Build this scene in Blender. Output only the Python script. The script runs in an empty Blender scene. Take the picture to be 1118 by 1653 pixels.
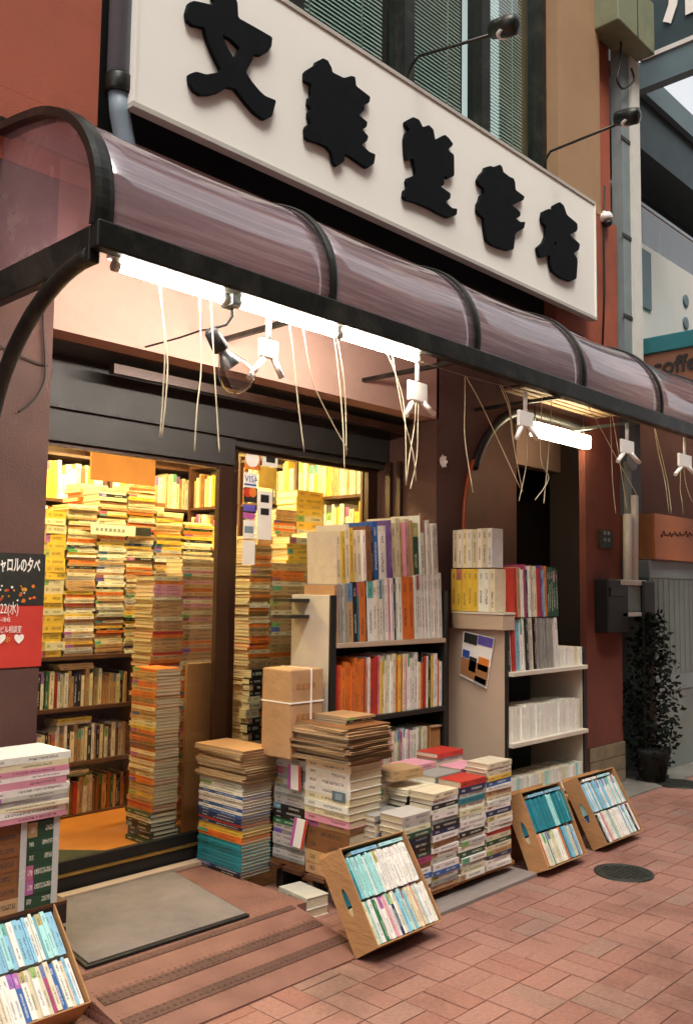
import bpy, bmesh, math, random
from mathutils import Vector, Matrix
from mathutils.geometry import tessellate_polygon
random.seed(7)
R = math.radians
SC = bpy.context.scene
COL = SC.collection

# ------------------------------------------------------------------ camera
F_PX, YAW, PITCH, ROLL = 1450.9, 0.8119396, 0.08574032, 0.01312163
CAM = Vector((0, -3.2, 1.4))
_cy, _sy = math.cos(YAW), math.sin(YAW)
FWD = Vector((_sy*math.cos(PITCH), _cy*math.cos(PITCH), math.sin(PITCH)))
_r = Vector((_cy, -_sy, 0)); _u = _r.cross(FWD)
RGT = math.cos(ROLL)*_r + math.sin(ROLL)*_u
UPV = -math.sin(ROLL)*_r + math.cos(ROLL)*_u
cam = bpy.data.cameras.new('camera'); camo = bpy.data.objects.new('camera', cam); COL.objects.link(camo)
M = Matrix((RGT, UPV, -FWD)).transposed().to_4x4(); M.translation = CAM
camo.matrix_world = M
cam.sensor_fit = 'VERTICAL'; cam.sensor_height = 36.0; cam.lens = 36.0*F_PX/1653
cam.clip_start = 0.05; cam.clip_end = 600
SC.camera = camo

# ------------------------------------------------------------------ sky, sun, exposure
SUN_EL, SUN_AZ = R(58), R(215)
W = bpy.data.worlds.new('World'); SC.world = W; W.use_nodes = True
nt = W.node_tree; bg = nt.nodes['Background']
sky = nt.nodes.new('ShaderNodeTexSky'); sky.sky_type = 'NISHITA'; sky.sun_disc = False
sky.sun_elevation = SUN_EL; sky.sun_rotation = SUN_AZ; sky.dust_density = 4.0; sky.air_density = 1.2
hs = nt.nodes.new('ShaderNodeHueSaturation'); hs.inputs['Saturation'].default_value = 0.10
nt.links.new(sky.outputs[0], hs.inputs['Color']); nt.links.new(hs.outputs[0], bg.inputs['Color'])
bg.inputs['Strength'].default_value = 0.12
sl = bpy.data.lights.new('sun', 'SUN'); sl.energy = 0.9; sl.angle = R(25); sl.color = (1, .92, .8)
so = bpy.data.objects.new('sun', sl); COL.objects.link(so)
sd = Vector((math.sin(SUN_AZ)*math.cos(SUN_EL), math.cos(SUN_AZ)*math.cos(SUN_EL), math.sin(SUN_EL)))
so.rotation_euler = (-sd).to_track_quat('-Z', 'Y').to_euler(); so.location = sd*30
SC.view_settings.view_transform = 'Standard'; SC.view_settings.look = 'None'
SC.view_settings.exposure = 1.25; SC.view_settings.gamma = 1.0
SC.render.engine = 'CYCLES'
cy = SC.cycles
cy.use_denoising = True; cy.max_bounces = 8; cy.diffuse_bounces = 4; cy.transparent_max_bounces = 12
cy.glossy_bounces = 3; cy.transmission_bounces = 6; cy.sample_clamp_indirect = 6.0
cy.caustics_reflective = False; cy.caustics_refractive = False

# ------------------------------------------------------------------ photo pixel -> place on a known plane
def ray(x, y): return FWD + (x-559)/F_PX*RGT - (y-826.5)/F_PX*UPV
def on(x, y, ax, v):
    d = ray(x, y); return CAM + d*((v-CAM[ax])/d[ax])
def G(x, y, z=0.): return on(x, y, 2, z)
def Fy(x, y, Y): return on(x, y, 1, Y)
def Fx(x, y, X): return on(x, y, 0, X)
def proj(p):
    d = Vector(p)-CAM; z = d.dot(FWD); return 559+F_PX*d.dot(RGT)/z, 826.5-F_PX*d.dot(UPV)/z

# ------------------------------------------------------------------ materials
def lin(c):
    if isinstance(c, str):
        c = [int(c[i:i+2], 16)/255 for i in (1, 3, 5)]
        c = [x/12.92 if x <= .04045 else ((x+.055)/1.055)**2.4 for x in c]
    return (c[0], c[1], c[2], 1)
MATS = {}
def new_mat(name):
    m = bpy.data.materials.new(name); m.use_nodes = True; MATS[name] = m
    n = m.node_tree; return m, n, n.nodes['Principled BSDF']
def nd(n, t, **k):
    x = n.nodes.new(t)
    for a, b in k.items():
        if hasattr(x, a): setattr(x, a, b)
        else: x.inputs[a].default_value = b
    return x
def mixc(n, fac, a, b, blend='MIX'):
    x = n.nodes.new('ShaderNodeMix'); x.data_type = 'RGBA'; x.blend_type = blend
    for s, v in ((0, fac), (6, a), (7, b)):
        if hasattr(v, 'is_linked') or hasattr(v, 'links'): n.links.new(v, x.inputs[s])
        else: x.inputs[s].default_value = v
    return x.outputs[2]
def math_(n, op, a, b=None, c=None):
    x = n.nodes.new('ShaderNodeMath'); x.operation = op
    for s, v in enumerate((a, b, c)):
        if v is None: continue
        if hasattr(v, 'links'): n.links.new(v, x.inputs[s])
        else: x.inputs[s].default_value = v
    return x.outputs[0]
def ramp(n, fac, stops):
    x = n.nodes.new('ShaderNodeValToRGB'); n.links.new(fac, x.inputs[0])
    el = x.color_ramp.elements
    while len(el) < len(stops): el.new(.5)
    for e, (p, c) in zip(el, stops): e.position = p; e.color = lin(c) if len(c) != 4 else c
    return x.outputs[0]
def noise(n, scale, detail=6, rough=.6, vec=None, dist=0):
    x = nd(n, 'ShaderNodeTexNoise'); x.inputs['Scale'].default_value = scale; x.inputs['Detail'].default_value = detail
    x.inputs['Roughness'].default_value = rough; x.inputs['Distortion'].default_value = dist
    if vec is not None: n.links.new(vec, x.inputs['Vector'])
    return x
def pos(n, scale=(1, 1, 1)):
    g = nd(n, 'ShaderNodeNewGeometry'); mp = nd(n, 'ShaderNodeMapping'); mp.inputs['Scale'].default_value = scale
    n.links.new(g.outputs['Position'], mp.inputs['Vector']); return mp.outputs[0]
def mat(name, col, rough=.6, var=.25, scale=3., bump=0., bscale=60., metal=0., stretch=(1, 1, 1), spec=.5, dirt=0., dirtcol='#1d1a17', coat=0.):
    m, n, b = new_mat(name); c = lin(col)
    v = pos(n, stretch)
    t = noise(n, scale, 8, .65, v)
    lo = tuple(x*(1-var) for x in c[:3])+(1,); hi = tuple(min(1, x*(1+var)) for x in c[:3])+(1,)
    o = ramp(n, t.outputs[0], ((.3, lo), (.7, hi)))
    if dirt:
        t2 = noise(n, scale*.6, 10, .7, v, .8)
        f = ramp(n, t2.outputs[0], ((.48, (0, 0, 0, 1)), (.75, (dirt,)*3+(1,))))
        o = mixc(n, f, o, lin(dirtcol))
    n.links.new(o, b.inputs['Base Color'])
    rr = noise(n, scale*4, 5, .6, v); rm = nd(n, 'ShaderNodeMapRange'); n.links.new(rr.outputs[0], rm.inputs[0])
    rm.inputs[3].default_value = max(.03, rough-.12); rm.inputs[4].default_value = min(1, rough+.12)
    n.links.new(rm.outputs[0], b.inputs['Roughness'])
    b.inputs['Metallic'].default_value = metal; b.inputs['Specular IOR Level'].default_value = spec
    b.inputs['Coat Weight'].default_value = coat
    if bump:
        bt = noise(n, bscale, 6, .6, v); bp = nd(n, 'ShaderNodeBump'); bp.inputs['Strength'].default_value = bump
        bp.inputs['Distance'].default_value = .01
        n.links.new(bt.outputs[0], bp.inputs['Height']); n.links.new(bp.outputs[0], b.inputs['Normal'])
    return m
def emis(name, col, s):
    m, n, b = new_mat(name); b.inputs['Base Color'].default_value = (.8, .8, .8, 1)
    b.inputs['Emission Color'].default_value = lin(col); b.inputs['Emission Strength'].default_value = s; return m
def thin_glass(name, tint=(.93, .97, .95), refl=1.0):
    m, n, b = new_mat(name); n.nodes.remove(b)
    tr = nd(n, 'ShaderNodeBsdfTransparent'); tr.inputs[0].default_value = (*tint, 1)
    gl = nd(n, 'ShaderNodeBsdfGlossy'); gl.inputs['Roughness'].default_value = .02
    fr = nd(n, 'ShaderNodeFresnel'); fr.inputs[0].default_value = 1.5
    ge = nd(n, 'ShaderNodeNewGeometry')
    f = math_(n, 'MULTIPLY', math_(n, 'MULTIPLY', fr.outputs[0], refl), math_(n, 'SUBTRACT', 1., ge.outputs['Backfacing']))
    mx = nd(n, 'ShaderNodeMixShader'); n.links.new(f, mx.inputs[0]); n.links.new(tr.outputs[0], mx.inputs[1]); n.links.new(gl.outputs[0], mx.inputs[2])
    n.links.new(mx.outputs[0], n.nodes['Material Output'].inputs[0]); return m

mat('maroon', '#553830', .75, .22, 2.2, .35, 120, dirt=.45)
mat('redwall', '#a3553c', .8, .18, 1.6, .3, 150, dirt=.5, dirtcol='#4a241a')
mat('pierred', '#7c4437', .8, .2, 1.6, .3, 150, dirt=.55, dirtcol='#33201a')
mat('litwall', '#a5825f', .8, .12, 1.5, .25, 150, dirt=.3, dirtcol='#5b4634')  # brighter light on the upper red wall, put into its colour as tan
mat('plaster', '#b28f80', .8, .1, 1.5, .15, 90, dirt=.3, dirtcol='#6a4f46')
mat('hall', '#40332d', .8, .2, 2.)
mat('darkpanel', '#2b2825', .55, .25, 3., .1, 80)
mat('stand', '#8d8078', .8, .2, 4., .2, 60, stretch=(.3, 1, 1), dirt=.4)
mat('opposite', '#8a857c', .8, .2, .4, dirt=.3)
mat('oppdark', '#20262a', .2, .2, 1.)
mat('black', '#151515', .5, .3, 8., .05, 60)
mat('blackwood', '#1b1a18', .45, .3, 6., .1, 60, stretch=(1, 1, .2))
mat('bronze', '#3a241a', .32, .25, 4., .05, 60, metal=.3, stretch=(1, 1, .1))
mat('orangetrim', '#a04a1c', .4, .2, 4.)
mat('railmetal', '#2a2b27', .38, .3, 6., .08, 70, metal=.6, dirt=.5, dirtcol='#6d675a')
mat('signwhite', '#f7f4ea', .5, .02, 1.2, 0, dirt=.05, dirtcol='#b8ae9c')
mat('signedge', '#b9b4aa', .5, .08, 3.)
mat('letter', '#0d1013', .75, .3, 9., .1, 40, spec=.12)
mat('greypipe', '#7f8a8a', .45, .15, 5., .05, 40)
mat('whitepipe', '#d9d6cc', .5, .06, 5., dirt=.25, dirtcol='#8d8878')
mat('bluegrey', '#8494a0', .5, .1, 4.)
mat('concrete', '#77736a', .9, .22, 4., .5, 90, dirt=.4)
mat('frontage', '#6b4a40', .9, .25, 3., .5, 120, dirt=.5)
mat('basetile', '#8a7a62', .5, .25, 12., .1, 40)
mat('cardboard', '#ae8052', .85, .14, 5., .35, 22, stretch=(1, 1, 3), dirt=.35, dirtcol='#7a5430')
mat('cardbrown', '#a06c3e', .85, .14, 5., .12, 60)
mat('kraft', '#b18a62', .85, .16, 6., .5, 18, dirt=.3, dirtcol='#7c5838')
mat('whiteboard', '#cfc4b2', .5, .08, 3., dirt=.15, dirtcol='#7e7262')
mat('beigeboard', '#b9a189', .6, .1, 2., dirt=.25, dirtcol='#7b6552')
mat('plasticwhite', '#f6f3ec', .4, .04, 4.)
mat('string', '#cfc3a4', .8, .2, 30.)
mat('wire', '#8b826e', .6, .2, 30.)
mat('cable', '#161513', .6, .2, 20.)
mat('gold', '#b08a4a', .35, .2, 8., metal=.7)
mat('iron', '#33352f', .5, .35, 25., .5, 90, metal=.5, dirt=.3, dirtcol='#5d4a3a')
mat('orangefloor', '#b4702f', .5, .15, 5.)
mat('greenmat', '#2e3320', .9, .3, 60., .3, 200)
mat('woodshelf', '#54331f', .5, .3, 8., .1, 60, stretch=(1, 1, .15))
mat('slatwood', '#8d7458', .6, .2, 6., stretch=(.2, 1, 1))
mat('interiorwall', '#c8bd9f', .8, .06, 2.)
mat('tealcanopy', '#1f6a70', .6, .15, 3.)
mat('orangebox', '#b3693a', .5, .14, 4., stretch=(.3, 1, 3))
mat('boxgreen', '#7f8468', .6, .15, 3., dirt=.4)
mat('cabinet', '#7d8680', .5, .12, 3., dirt=.3)
mat('nwhite', '#d8d4cc', .6, .05, 1.5)
mat('ngrey', '#5d7076', .5, .12, 2.)
mat('ndark', '#2a3d42', .5, .25, 1.2)
mat('nbrown', '#7b4f38', .7, .15, 3.)
mat('leaf', '#0d120a', .8, .5, 12., spec=.15)
mat('stem', '#2e241a', .8, .3, 20.)
mat('pot', '#151412', .7, .3, 10.)
mat('blind', '#dfe6de', .45, .1, 3.)
mat('roomdark', '#39494a', .9, .3, 2.)
mat('paperwhite', '#e6dfd2', .7, .05, 20.)
mat('paperred', '#c23a2e', .55, .1, 8.)
mat('paperdark', '#20221c', .6, .5, 30.)
mat('plasticfilm', '#b9b9b4', .25, .1, 10., spec=.8)
mat('ink', '#1b1815', .7, .2, 20.)
mat('inkwhite', '#efe9df', .6, .03, 20.)
mat('purple', '#5b4fa0', .5, .2, 10.); mat('yellow', '#d8a63c', .5, .2, 10.); mat('blue', '#2d4f9a', .5, .2, 10.)
mat('pink', '#b85aa0', .5, .2, 10.); mat('orange', '#dc7a2c', .5, .1, 10.); mat('red', '#c8321f', .5, .1, 10.)
mat('steel', '#9aa0a2', .3, .1, 8., metal=.8)
thin_glass('glass', (.95, .97, .95), 1.0)
thin_glass('winglass', (.80, .88, .85), 1.6)
thin_glass('bulbglass', (.88, .88, .86), 4.)
emis('tube', '#fff4e6', 75.0)
emis('tubewarm', '#ffedc0', 13.0)
emis('lampwarm', '#ffe29a', 42.0)

def awning_mat(name, trans, stretch, g):
    m, n, b = new_mat(name); n.nodes.remove(b)
    v = pos(n, stretch)
    t = noise(n, 5, 10, .7, v, .4)
    c = ramp(n, t.outputs[0], ((.22, lin('#8b7882')), (.5, lin('#b5a3aa')), (.75, lin('#e6dcdc'))))
    di = nd(n, 'ShaderNodeBsdfDiffuse'); tl = nd(n, 'ShaderNodeBsdfTranslucent'); n.links.new(c, di.inputs[0]); n.links.new(c, tl.inputs[0])
    tr = nd(n, 'ShaderNodeBsdfTransparent'); tr.inputs[0].default_value = (.68, .52, .54, 1)
    gl = nd(n, 'ShaderNodeBsdfGlossy'); gl.inputs['Roughness'].default_value = .13
    r2 = ramp(n, t.outputs[0], ((.2, (.02,)*3+(1,)), (.8, (.09,)*3+(1,)))); n.links.new(r2, gl.inputs['Roughness'])
    m1 = nd(n, 'ShaderNodeMixShader'); m1.inputs[0].default_value = .5; n.links.new(di.outputs[0], m1.inputs[1]); n.links.new(tl.outputs[0], m1.inputs[2])
    m2 = nd(n, 'ShaderNodeMixShader'); m2.inputs[0].default_value = trans; n.links.new(m1.outputs[0], m2.inputs[1]); n.links.new(tr.outputs[0], m2.inputs[2])
    fr = nd(n, 'ShaderNodeFresnel'); fr.inputs[0].default_value = 2.2
    m3 = nd(n, 'ShaderNodeMixShader'); ge = nd(n, 'ShaderNodeNewGeometry'); n.links.new(math_(n, 'MULTIPLY', fr.outputs[0], math_(n, 'SUBTRACT', 1., ge.outputs['Backfacing'])), m3.inputs[0]); n.links.new(m2.outputs[0], m3.inputs[1]); n.links.new(gl.outputs[0], m3.inputs[2])
    n.links.new(m3.outputs[0], n.nodes['Material Output'].inputs[0])
awning_mat('polycarb', .34, (.25, 7, 7), 1); awning_mat('endpoly', .72, (1, .6, .6), 1)

def rubber(name, c1, c2):      # ramp with a fine dimple pattern
    m, n, b = new_mat(name); v = pos(n)
    t = noise(n, 5, 8, .6, v); c = ramp(n, t.outputs[0], ((.3, c1), (.7, c2))); n.links.new(c, b.inputs['Base Color'])
    vo = nd(n, 'ShaderNodeTexVoronoi'); vo.inputs['Scale'].default_value = 38; vo.inputs['Randomness'].default_value = .05
    n.links.new(v, vo.inputs['Vector'])
    h = ramp(n, vo.outputs['Distance'], ((.12, (0, 0, 0, 1)), (.3, (1, 1, 1, 1))))
    bp = nd(n, 'ShaderNodeBump'); bp.inputs['Strength'].default_value = .7; bp.inputs['Distance'].default_value = .01
    n.links.new(h, bp.inputs['Height']); n.links.new(bp.outputs[0], b.inputs['Normal']); b.inputs['Roughness'].default_value = .75
rubber('ramprubber', lin('#6e483d'), lin('#845b4e')); rubber('rampdark', lin('#4c2f27'), lin('#5d3d33'))

def mat_carpet():
    m, n, b = new_mat('doormat'); v = pos(n)
    t = noise(n, 3.5, 10, .7, v); c = ramp(n, t.outputs[0], ((.3, lin('#625a58')), (.7, lin('#7f7470'))))
    vo = nd(n, 'ShaderNodeTexVoronoi'); vo.inputs['Scale'].default_value = 60; vo.inputs['Randomness'].default_value = .3; n.links.new(v, vo.inputs['Vector'])
    k = ramp(n, vo.outputs['Distance'], ((.1, (.55, .55, .55, 1)), (.35, (1, 1, 1, 1))))
    n.links.new(mixc(n, 1., c, k, 'MULTIPLY'), b.inputs['Base Color'])
    bp = nd(n, 'ShaderNodeBump'); bp.inputs['Strength'].default_value = .5; bp.inputs['Distance'].default_value = .008
    n.links.new(vo.outputs['Distance'], bp.inputs['Height']); n.links.new(bp.outputs[0], b.inputs['Normal']); b.inputs['Roughness'].default_value = .95
mat_carpet()

def paver_mat():
    m, n, b = new_mat('paver'); v = pos(n)
    oi = nd(n, 'ShaderNodeObjectInfo')
    t = noise(n, 60, 8, .75, v); t2 = noise(n, 1.3, 6, .6, v)
    base = ramp(n, oi.outputs['Random'], ((0., lin('#946556')), (.4, lin('#9a6d5e')), (.75, lin('#9d7263')), (1., lin('#917061'))))
    g = ramp(n, t.outputs[0], ((.25, (.62, .62, .62, 1)), (.75, (1.25, 1.22, 1.2, 1))))
    c = mixc(n, 1., base, g, 'MULTIPLY')
    s = ramp(n, t2.outputs[0], ((.36, (.62, .60, .58, 1)), (.5, (.95, .95, .95, 1)), (.66, (1.08, 1.08, 1.08, 1))))
    c = mixc(n, 1., c, s, 'MULTIPLY')
    n.links.new(c, b.inputs['Base Color']); b.inputs['Roughness'].default_value = .82
    bp = nd(n, 'ShaderNodeBump'); bp.inputs['Strength'].default_value = .35; bp.inputs['Distance'].default_value = .004
    n.links.new(t.outputs[0], bp.inputs['Height']); n.links.new(bp.outputs[0], b.inputs['Normal'])
    m, n, b = new_mat('paverfar'); v = pos(n)
    br = nd(n, 'ShaderNodeTexBrick'); br.inputs['Scale'].default_value = 1.; br.inputs['Brick Width'].default_value = .2; br.inputs['Row Height'].default_value = .1
    br.inputs['Mortar Size'].default_value = .003; br.inputs['Color1'].default_value = lin('#9a6d5e'); br.inputs['Color2'].default_value = lin('#906657'); br.inputs['Mortar'].default_value = lin('#6e5349')
    n.links.new(v, br.inputs['Vector']); t = noise(n, 60, 8, .75, v)
    g = ramp(n, t.outputs[0], ((.25, (.62, .62, .62, 1)), (.75, (1.25, 1.22, 1.2, 1))))
    n.links.new(mixc(n, 1., br.outputs[0], g, 'MULTIPLY'), b.inputs['Base Color']); b.inputs['Roughness'].default_value = .85
paver_mat()

# book cloth / paper: colour from the object (single books) or from a colour attribute (the joined mass); spine print from UV
def book_mat(name, attr):
    m, n, b = new_mat(name)
    if attr:
        a = nd(n, 'ShaderNodeAttribute'); a.attribute_name = 'Col'; col = a.outputs['Color']
        a2 = nd(n, 'ShaderNodeAttribute'); a2.attribute_name = 'Rnd'; rnd = a2.outputs['Fac']
    else:
        oi = nd(n, 'ShaderNodeObjectInfo'); col = oi.outputs['Color']; rnd = oi.outputs['Random']
    plain = oi.outputs['Alpha'] if not attr else None
    uv = nd(n, 'ShaderNodeUVMap'); uv.uv_map = 'UVMap'
    sp = nd(n, 'ShaderNodeSeparateXYZ'); n.links.new(uv.outputs[0], sp.inputs[0])
    u, v = sp.outputs[0], sp.outputs[1]
    off = math_(n, 'MULTIPLY', rnd, 57.3)
    cb = nd(n, 'ShaderNodeCombineXYZ'); n.links.new(math_(n, 'MULTIPLY_ADD', u, 80., off), cb.inputs[0]); n.links.new(math_(n, 'MULTIPLY', v, 6.5), cb.inputs[1]); n.links.new(off, cb.inputs[2])
    t = noise(n, 1., 3, .6, cb.outputs[0])
    glyph = math_(n, 'GREATER_THAN', t.outputs[0], .5)
    # text occupies two runs along the spine, with a margin across it
    a0 = math_(n, 'MULTIPLY_ADD', rnd, .12, .08); a1 = math_(n, 'MULTIPLY_ADD', math_(n, 'FRACT', math_(n, 'MULTIPLY', rnd, 7.7)), .3, .4)
    run1 = math_(n, 'MULTIPLY', math_(n, 'GREATER_THAN', u, a0), math_(n, 'LESS_THAN', u, a1))
    run2 = math_(n, 'MULTIPLY', math_(n, 'GREATER_THAN', u, .76), math_(n, 'LESS_THAN', u, .9))
    runs = math_(n, 'MAXIMUM', run1, run2)
    cross = math_(n, 'MULTIPLY', math_(n, 'GREATER_THAN', v, .32), math_(n, 'LESS_THAN', v, .68))
    on_ = math_(n, 'MULTIPLY', math_(n, 'MULTIPLY', glyph, runs), cross)
    inspine = math_(n, 'GREATER_THAN', u, 0.)
    on_ = math_(n, 'MULTIPLY', on_, inspine)
    if plain is not None: on_ = math_(n, 'MULTIPLY', on_, plain)
    hv = nd(n, 'ShaderNodeSeparateColor'); n.links.new(col, hv.inputs[0])
    lum = math_(n, 'ADD', math_(n, 'MULTIPLY', hv.outputs[0], .4), math_(n, 'MULTIPLY', hv.outputs[1], .6))
    ink = mixc(n, math_(n, 'GREATER_THAN', lum, .12), (.75, .72, .6, 1), (.03, .03, .04, 1))
    # a coloured band near one end on some spines
    band = math_(n, 'MULTIPLY', math_(n, 'GREATER_THAN', u, math_(n, 'MULTIPLY_ADD', rnd, .1, .68)), math_(n, 'GREATER_THAN', math_(n, 'FRACT', math_(n, 'MULTIPLY', rnd, 13.3)), .84))
    hue = nd(n, 'ShaderNodeHueSaturation'); n.links.new(math_(n, 'FRACT', math_(n, 'MULTIPLY', rnd, 31.7)), hue.inputs['Hue']); hue.inputs['Color'].default_value = (.42, .15, .12, 1)
    if plain is not None: band = math_(n, 'MULTIPLY', band, plain)
    c = mixc(n, band, col, hue.outputs[0]); c = mixc(n, math_(n, 'MULTIPLY', on_, .85), c, ink)
    g = noise(n, 22, 6, .7, pos(n)); gg = ramp(n, g.outputs[0], ((.3, (.86, .85, .83, 1)), (.7, (1.04, 1.04, 1.04, 1))))
    n.links.new(mixc(n, 1., c, gg, 'MULTIPLY'), b.inputs['Base Color'])
    b.inputs['Roughness'].default_value = .42
book_mat('cover', False); book_mat('covermass', True)
def page_mat():
    m, n, b = new_mat('pages')
    tc = nd(n, 'ShaderNodeTexCoord'); mp = nd(n, 'ShaderNodeMapping'); mp.inputs['Scale'].default_value = (3, 3, 46); n.links.new(tc.outputs['Object'], mp.inputs[0])
    t = noise(n, 1., 3, .6, mp.outputs[0]); oi = nd(n, 'ShaderNodeObjectInfo')
    c = ramp(n, t.outputs[0], ((.3, lin('#9c8e75')), (.65, lin('#dccfb4'))))
    tint = ramp(n, oi.outputs['Random'], ((0, (1, .98, .95, 1)), (1, (.86, .8, .68, 1))))
    n.links.new(mixc(n, 1., c, tint, 'MULTIPLY'), b.inputs['Base Color']); b.inputs['Roughness'].default_value = .85
    m, n, b = new_mat('pagesmass'); v = pos(n, (1, 1, 180)); t = noise(n, 1., 3, .6, v)
    c = ramp(n, t.outputs[0], ((.3, lin('#a5957a')), (.65, lin('#e2d6bb')))); n.links.new(c, b.inputs['Base Color']); b.inputs['Roughness'].default_value = .85
page_mat()

# ------------------------------------------------------------------ mesh helpers
class MB:
    def __init__(s): s.v = []; s.f = []; s.sm = []
    def quadbox(s, P):          # 8 corners: bottom 4 ccw, top 4 ccw
        b = len(s.v); s.v += [tuple(p) for p in P]
        for q in ((3, 2, 1, 0), (4, 5, 6, 7), (0, 1, 5, 4), (1, 2, 6, 5), (2, 3, 7, 6), (3, 0, 4, 7)): s.f.append(tuple(b+i for i in q)); s.sm.append(False)
        return s
    def box(s, lo, hi):
        (a, b, c), (d, e, f) = lo, hi
        return s.quadbox([(a, b, c), (d, b, c), (d, e, c), (a, e, c), (a, b, f), (d, b, f), (d, e, f), (a, e, f)])
    def obox(s, o, A, B, C):    # origin and three edge vectors
        o, A, B, C = map(Vector, (o, A, B, C))
        return s.quadbox([o, o+A, o+A+B, o+B, o+C, o+A+C, o+A+B+C, o+B+C])
    def tube(s, pts, r, n=8, cap=True):
        pts = [Vector(p) for p in pts]; b0 = len(s.v); m = len(pts); up = Vector((0, 0, 1))
        rs = r if isinstance(r, (list, tuple)) else [r]*m
        prev = None
        for i, p in enumerate(pts):
            d = (pts[min(i+1, m-1)]-pts[max(i-1, 0)]).normalized()
            x = prev - d*prev.dot(d) if prev else (d.cross(up) if abs(d.z) < .95 else d.cross(Vector((1, 0, 0))))
            x.normalize(); prev = x; y = d.cross(x)
            for k in range(n):
                a = 2*math.pi*k/n; s.v.append(tuple(p+rs[i]*(math.cos(a)*x+math.sin(a)*y)))
        for i in range(m-1):
            for k in range(n):
                a, b = b0+i*n+k, b0+i*n+(k+1) % n
                s.f.append((a, b, b+n, a+n)); s.sm.append(True)
        if cap:
            s.f.append(tuple(b0+k for k in range(n))[::-1]); s.f.append(tuple(b0+(m-1)*n+k for k in range(n))); s.sm += [False, False]
        return s
    def lathe(s, c, axis, prof, n=24):  # prof: (radius, along)
        a = Vector(axis).normalized(); x = a.orthogonal().normalized(); y = a.cross(x); c = Vector(c); b0 = len(s.v)
        for r, h in prof:
            for k in range(n):
                t = 2*math.pi*k/n; s.v.append(tuple(c+a*h+r*(math.cos(t)*x+math.sin(t)*y)))
        for i in range(len(prof)-1):
            for k in range(n):
                p, q = b0+i*n+k, b0+i*n+(k+1) % n; s.f.append((p, q, q+n, p+n)); s.sm.append(True)
        s.f.append(tuple(b0+k for k in range(n))[::-1]); s.f.append(tuple(b0+(len(prof)-1)*n+k for k in range(n))); s.sm += [False, False]
        return s
    def plate(s, outer, holes, tf, nrm, th):    # polygon with holes, extruded by th along nrm; tf maps 2-D to 3-D
        loops = [outer]+list(holes); nrm = Vector(nrm); b0 = len(s.v); flat = [Vector(tf(p)) for l in loops for p in l]
        n = len(flat); s.v += [tuple(p) for p in flat]+[tuple(p+nrm*th) for p in flat]
        tris = tessellate_polygon([[Vector((p[0], p[1], 0)) for p in l] for l in loops])
        for t in tris:
            a, b, c = t
            s.f.append((b0+a, b0+b, b0+c)); s.f.append((b0+n+a, b0+n+c, b0+n+b)); s.sm += [False, False]
        i0 = 0
        for l in loops:
            k = len(l)
            for i in range(k):
                a, b = b0+i0+i, b0+i0+(i+1) % k; s.f.append((a, b, b+n, a+n)); s.sm.append(False)
            i0 += k
        return s
    def mesh(s, name, fix=True):
        me = bpy.data.meshes.new(name); me.from_pydata(s.v, [], s.f)
        me.polygons.foreach_set('use_smooth', s.sm)
        if fix:
            bm = bmesh.new(); bm.from_mesh(me); bmesh.ops.recalc_face_normals(bm, faces=bm.faces); bm.to_mesh(me); bm.free()
        return me
def setp(o, label=None, cat=None, group=None, kind=None):
    for k, v in (('label', label), ('category', cat), ('group', group), ('kind', kind)):
        if v: o[k] = v
    return o
def obj(name, mb, m, parent=None, bevel=0., **k):
    me = mb.mesh(name) if isinstance(mb, MB) else mb
    if m: me.materials.append(MATS[m])
    o = bpy.data.objects.new(name, me); COL.objects.link(o)
    if bevel:
        bv = o.modifiers.new('Bevel', 'BEVEL'); bv.width = bevel; bv.segments = 2; bv.limit_method = 'ANGLE'
    if parent:
        o.parent = parent; o.matrix_parent_inverse = parent_world(parent).inverted()
    setp(o, **k); return o
def parent_world(p):
    m = p.matrix_basis.copy()
    if p.parent: m = parent_world(p.parent) @ p.matrix_parent_inverse @ m
    return m
def thing(name, loc, label, cat, group=None):
    o = bpy.data.objects.new(name, None); COL.objects.link(o); o.location = loc; o.empty_display_size = .1
    return setp(o, label, cat, group)
def B(lo, hi): return MB().box(lo, hi)
def bx(name, lo, hi, m, parent=None, bevel=0., **k): return obj(name, B(lo, hi), m, parent, bevel, **k)
def text(name, body, size, origin, right, up, m, parent, th=.001, bold=0., xs=1.0):
    cu = bpy.data.curves.new(name, 'FONT'); cu.body = body; cu.size = size; cu.extrude = th/2; cu.offset = bold
    cu.resolution_u = 3
    t = bpy.data.objects.new(name, cu); COL.objects.link(t)
    dg = bpy.context.evaluated_depsgraph_get(); me = bpy.data.meshes.new_from_object(t.evaluated_get(dg)); bpy.data.objects.remove(t)
    right, up = Vector(right).normalized(), Vector(up).normalized(); nn = right.cross(up)
    mt = Matrix((right*xs, up, nn)).transposed().to_4x4(); mt.translation = Vector(origin)
    me.transform(mt); me.materials.clear(); me.name = name
    return obj(name, me, m, parent)

# ================================================================== GROUND
gm = MB(); gm.v = [(-150, -150, -.004), (150, -150, -.004), (150, 150, -.004), (-150, 150, -.004)]; gm.f = [(0, 1, 2, 3)]; gm.sm = [False]
ground = obj('pavement', gm, 'paverfar', kind='structure')
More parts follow.
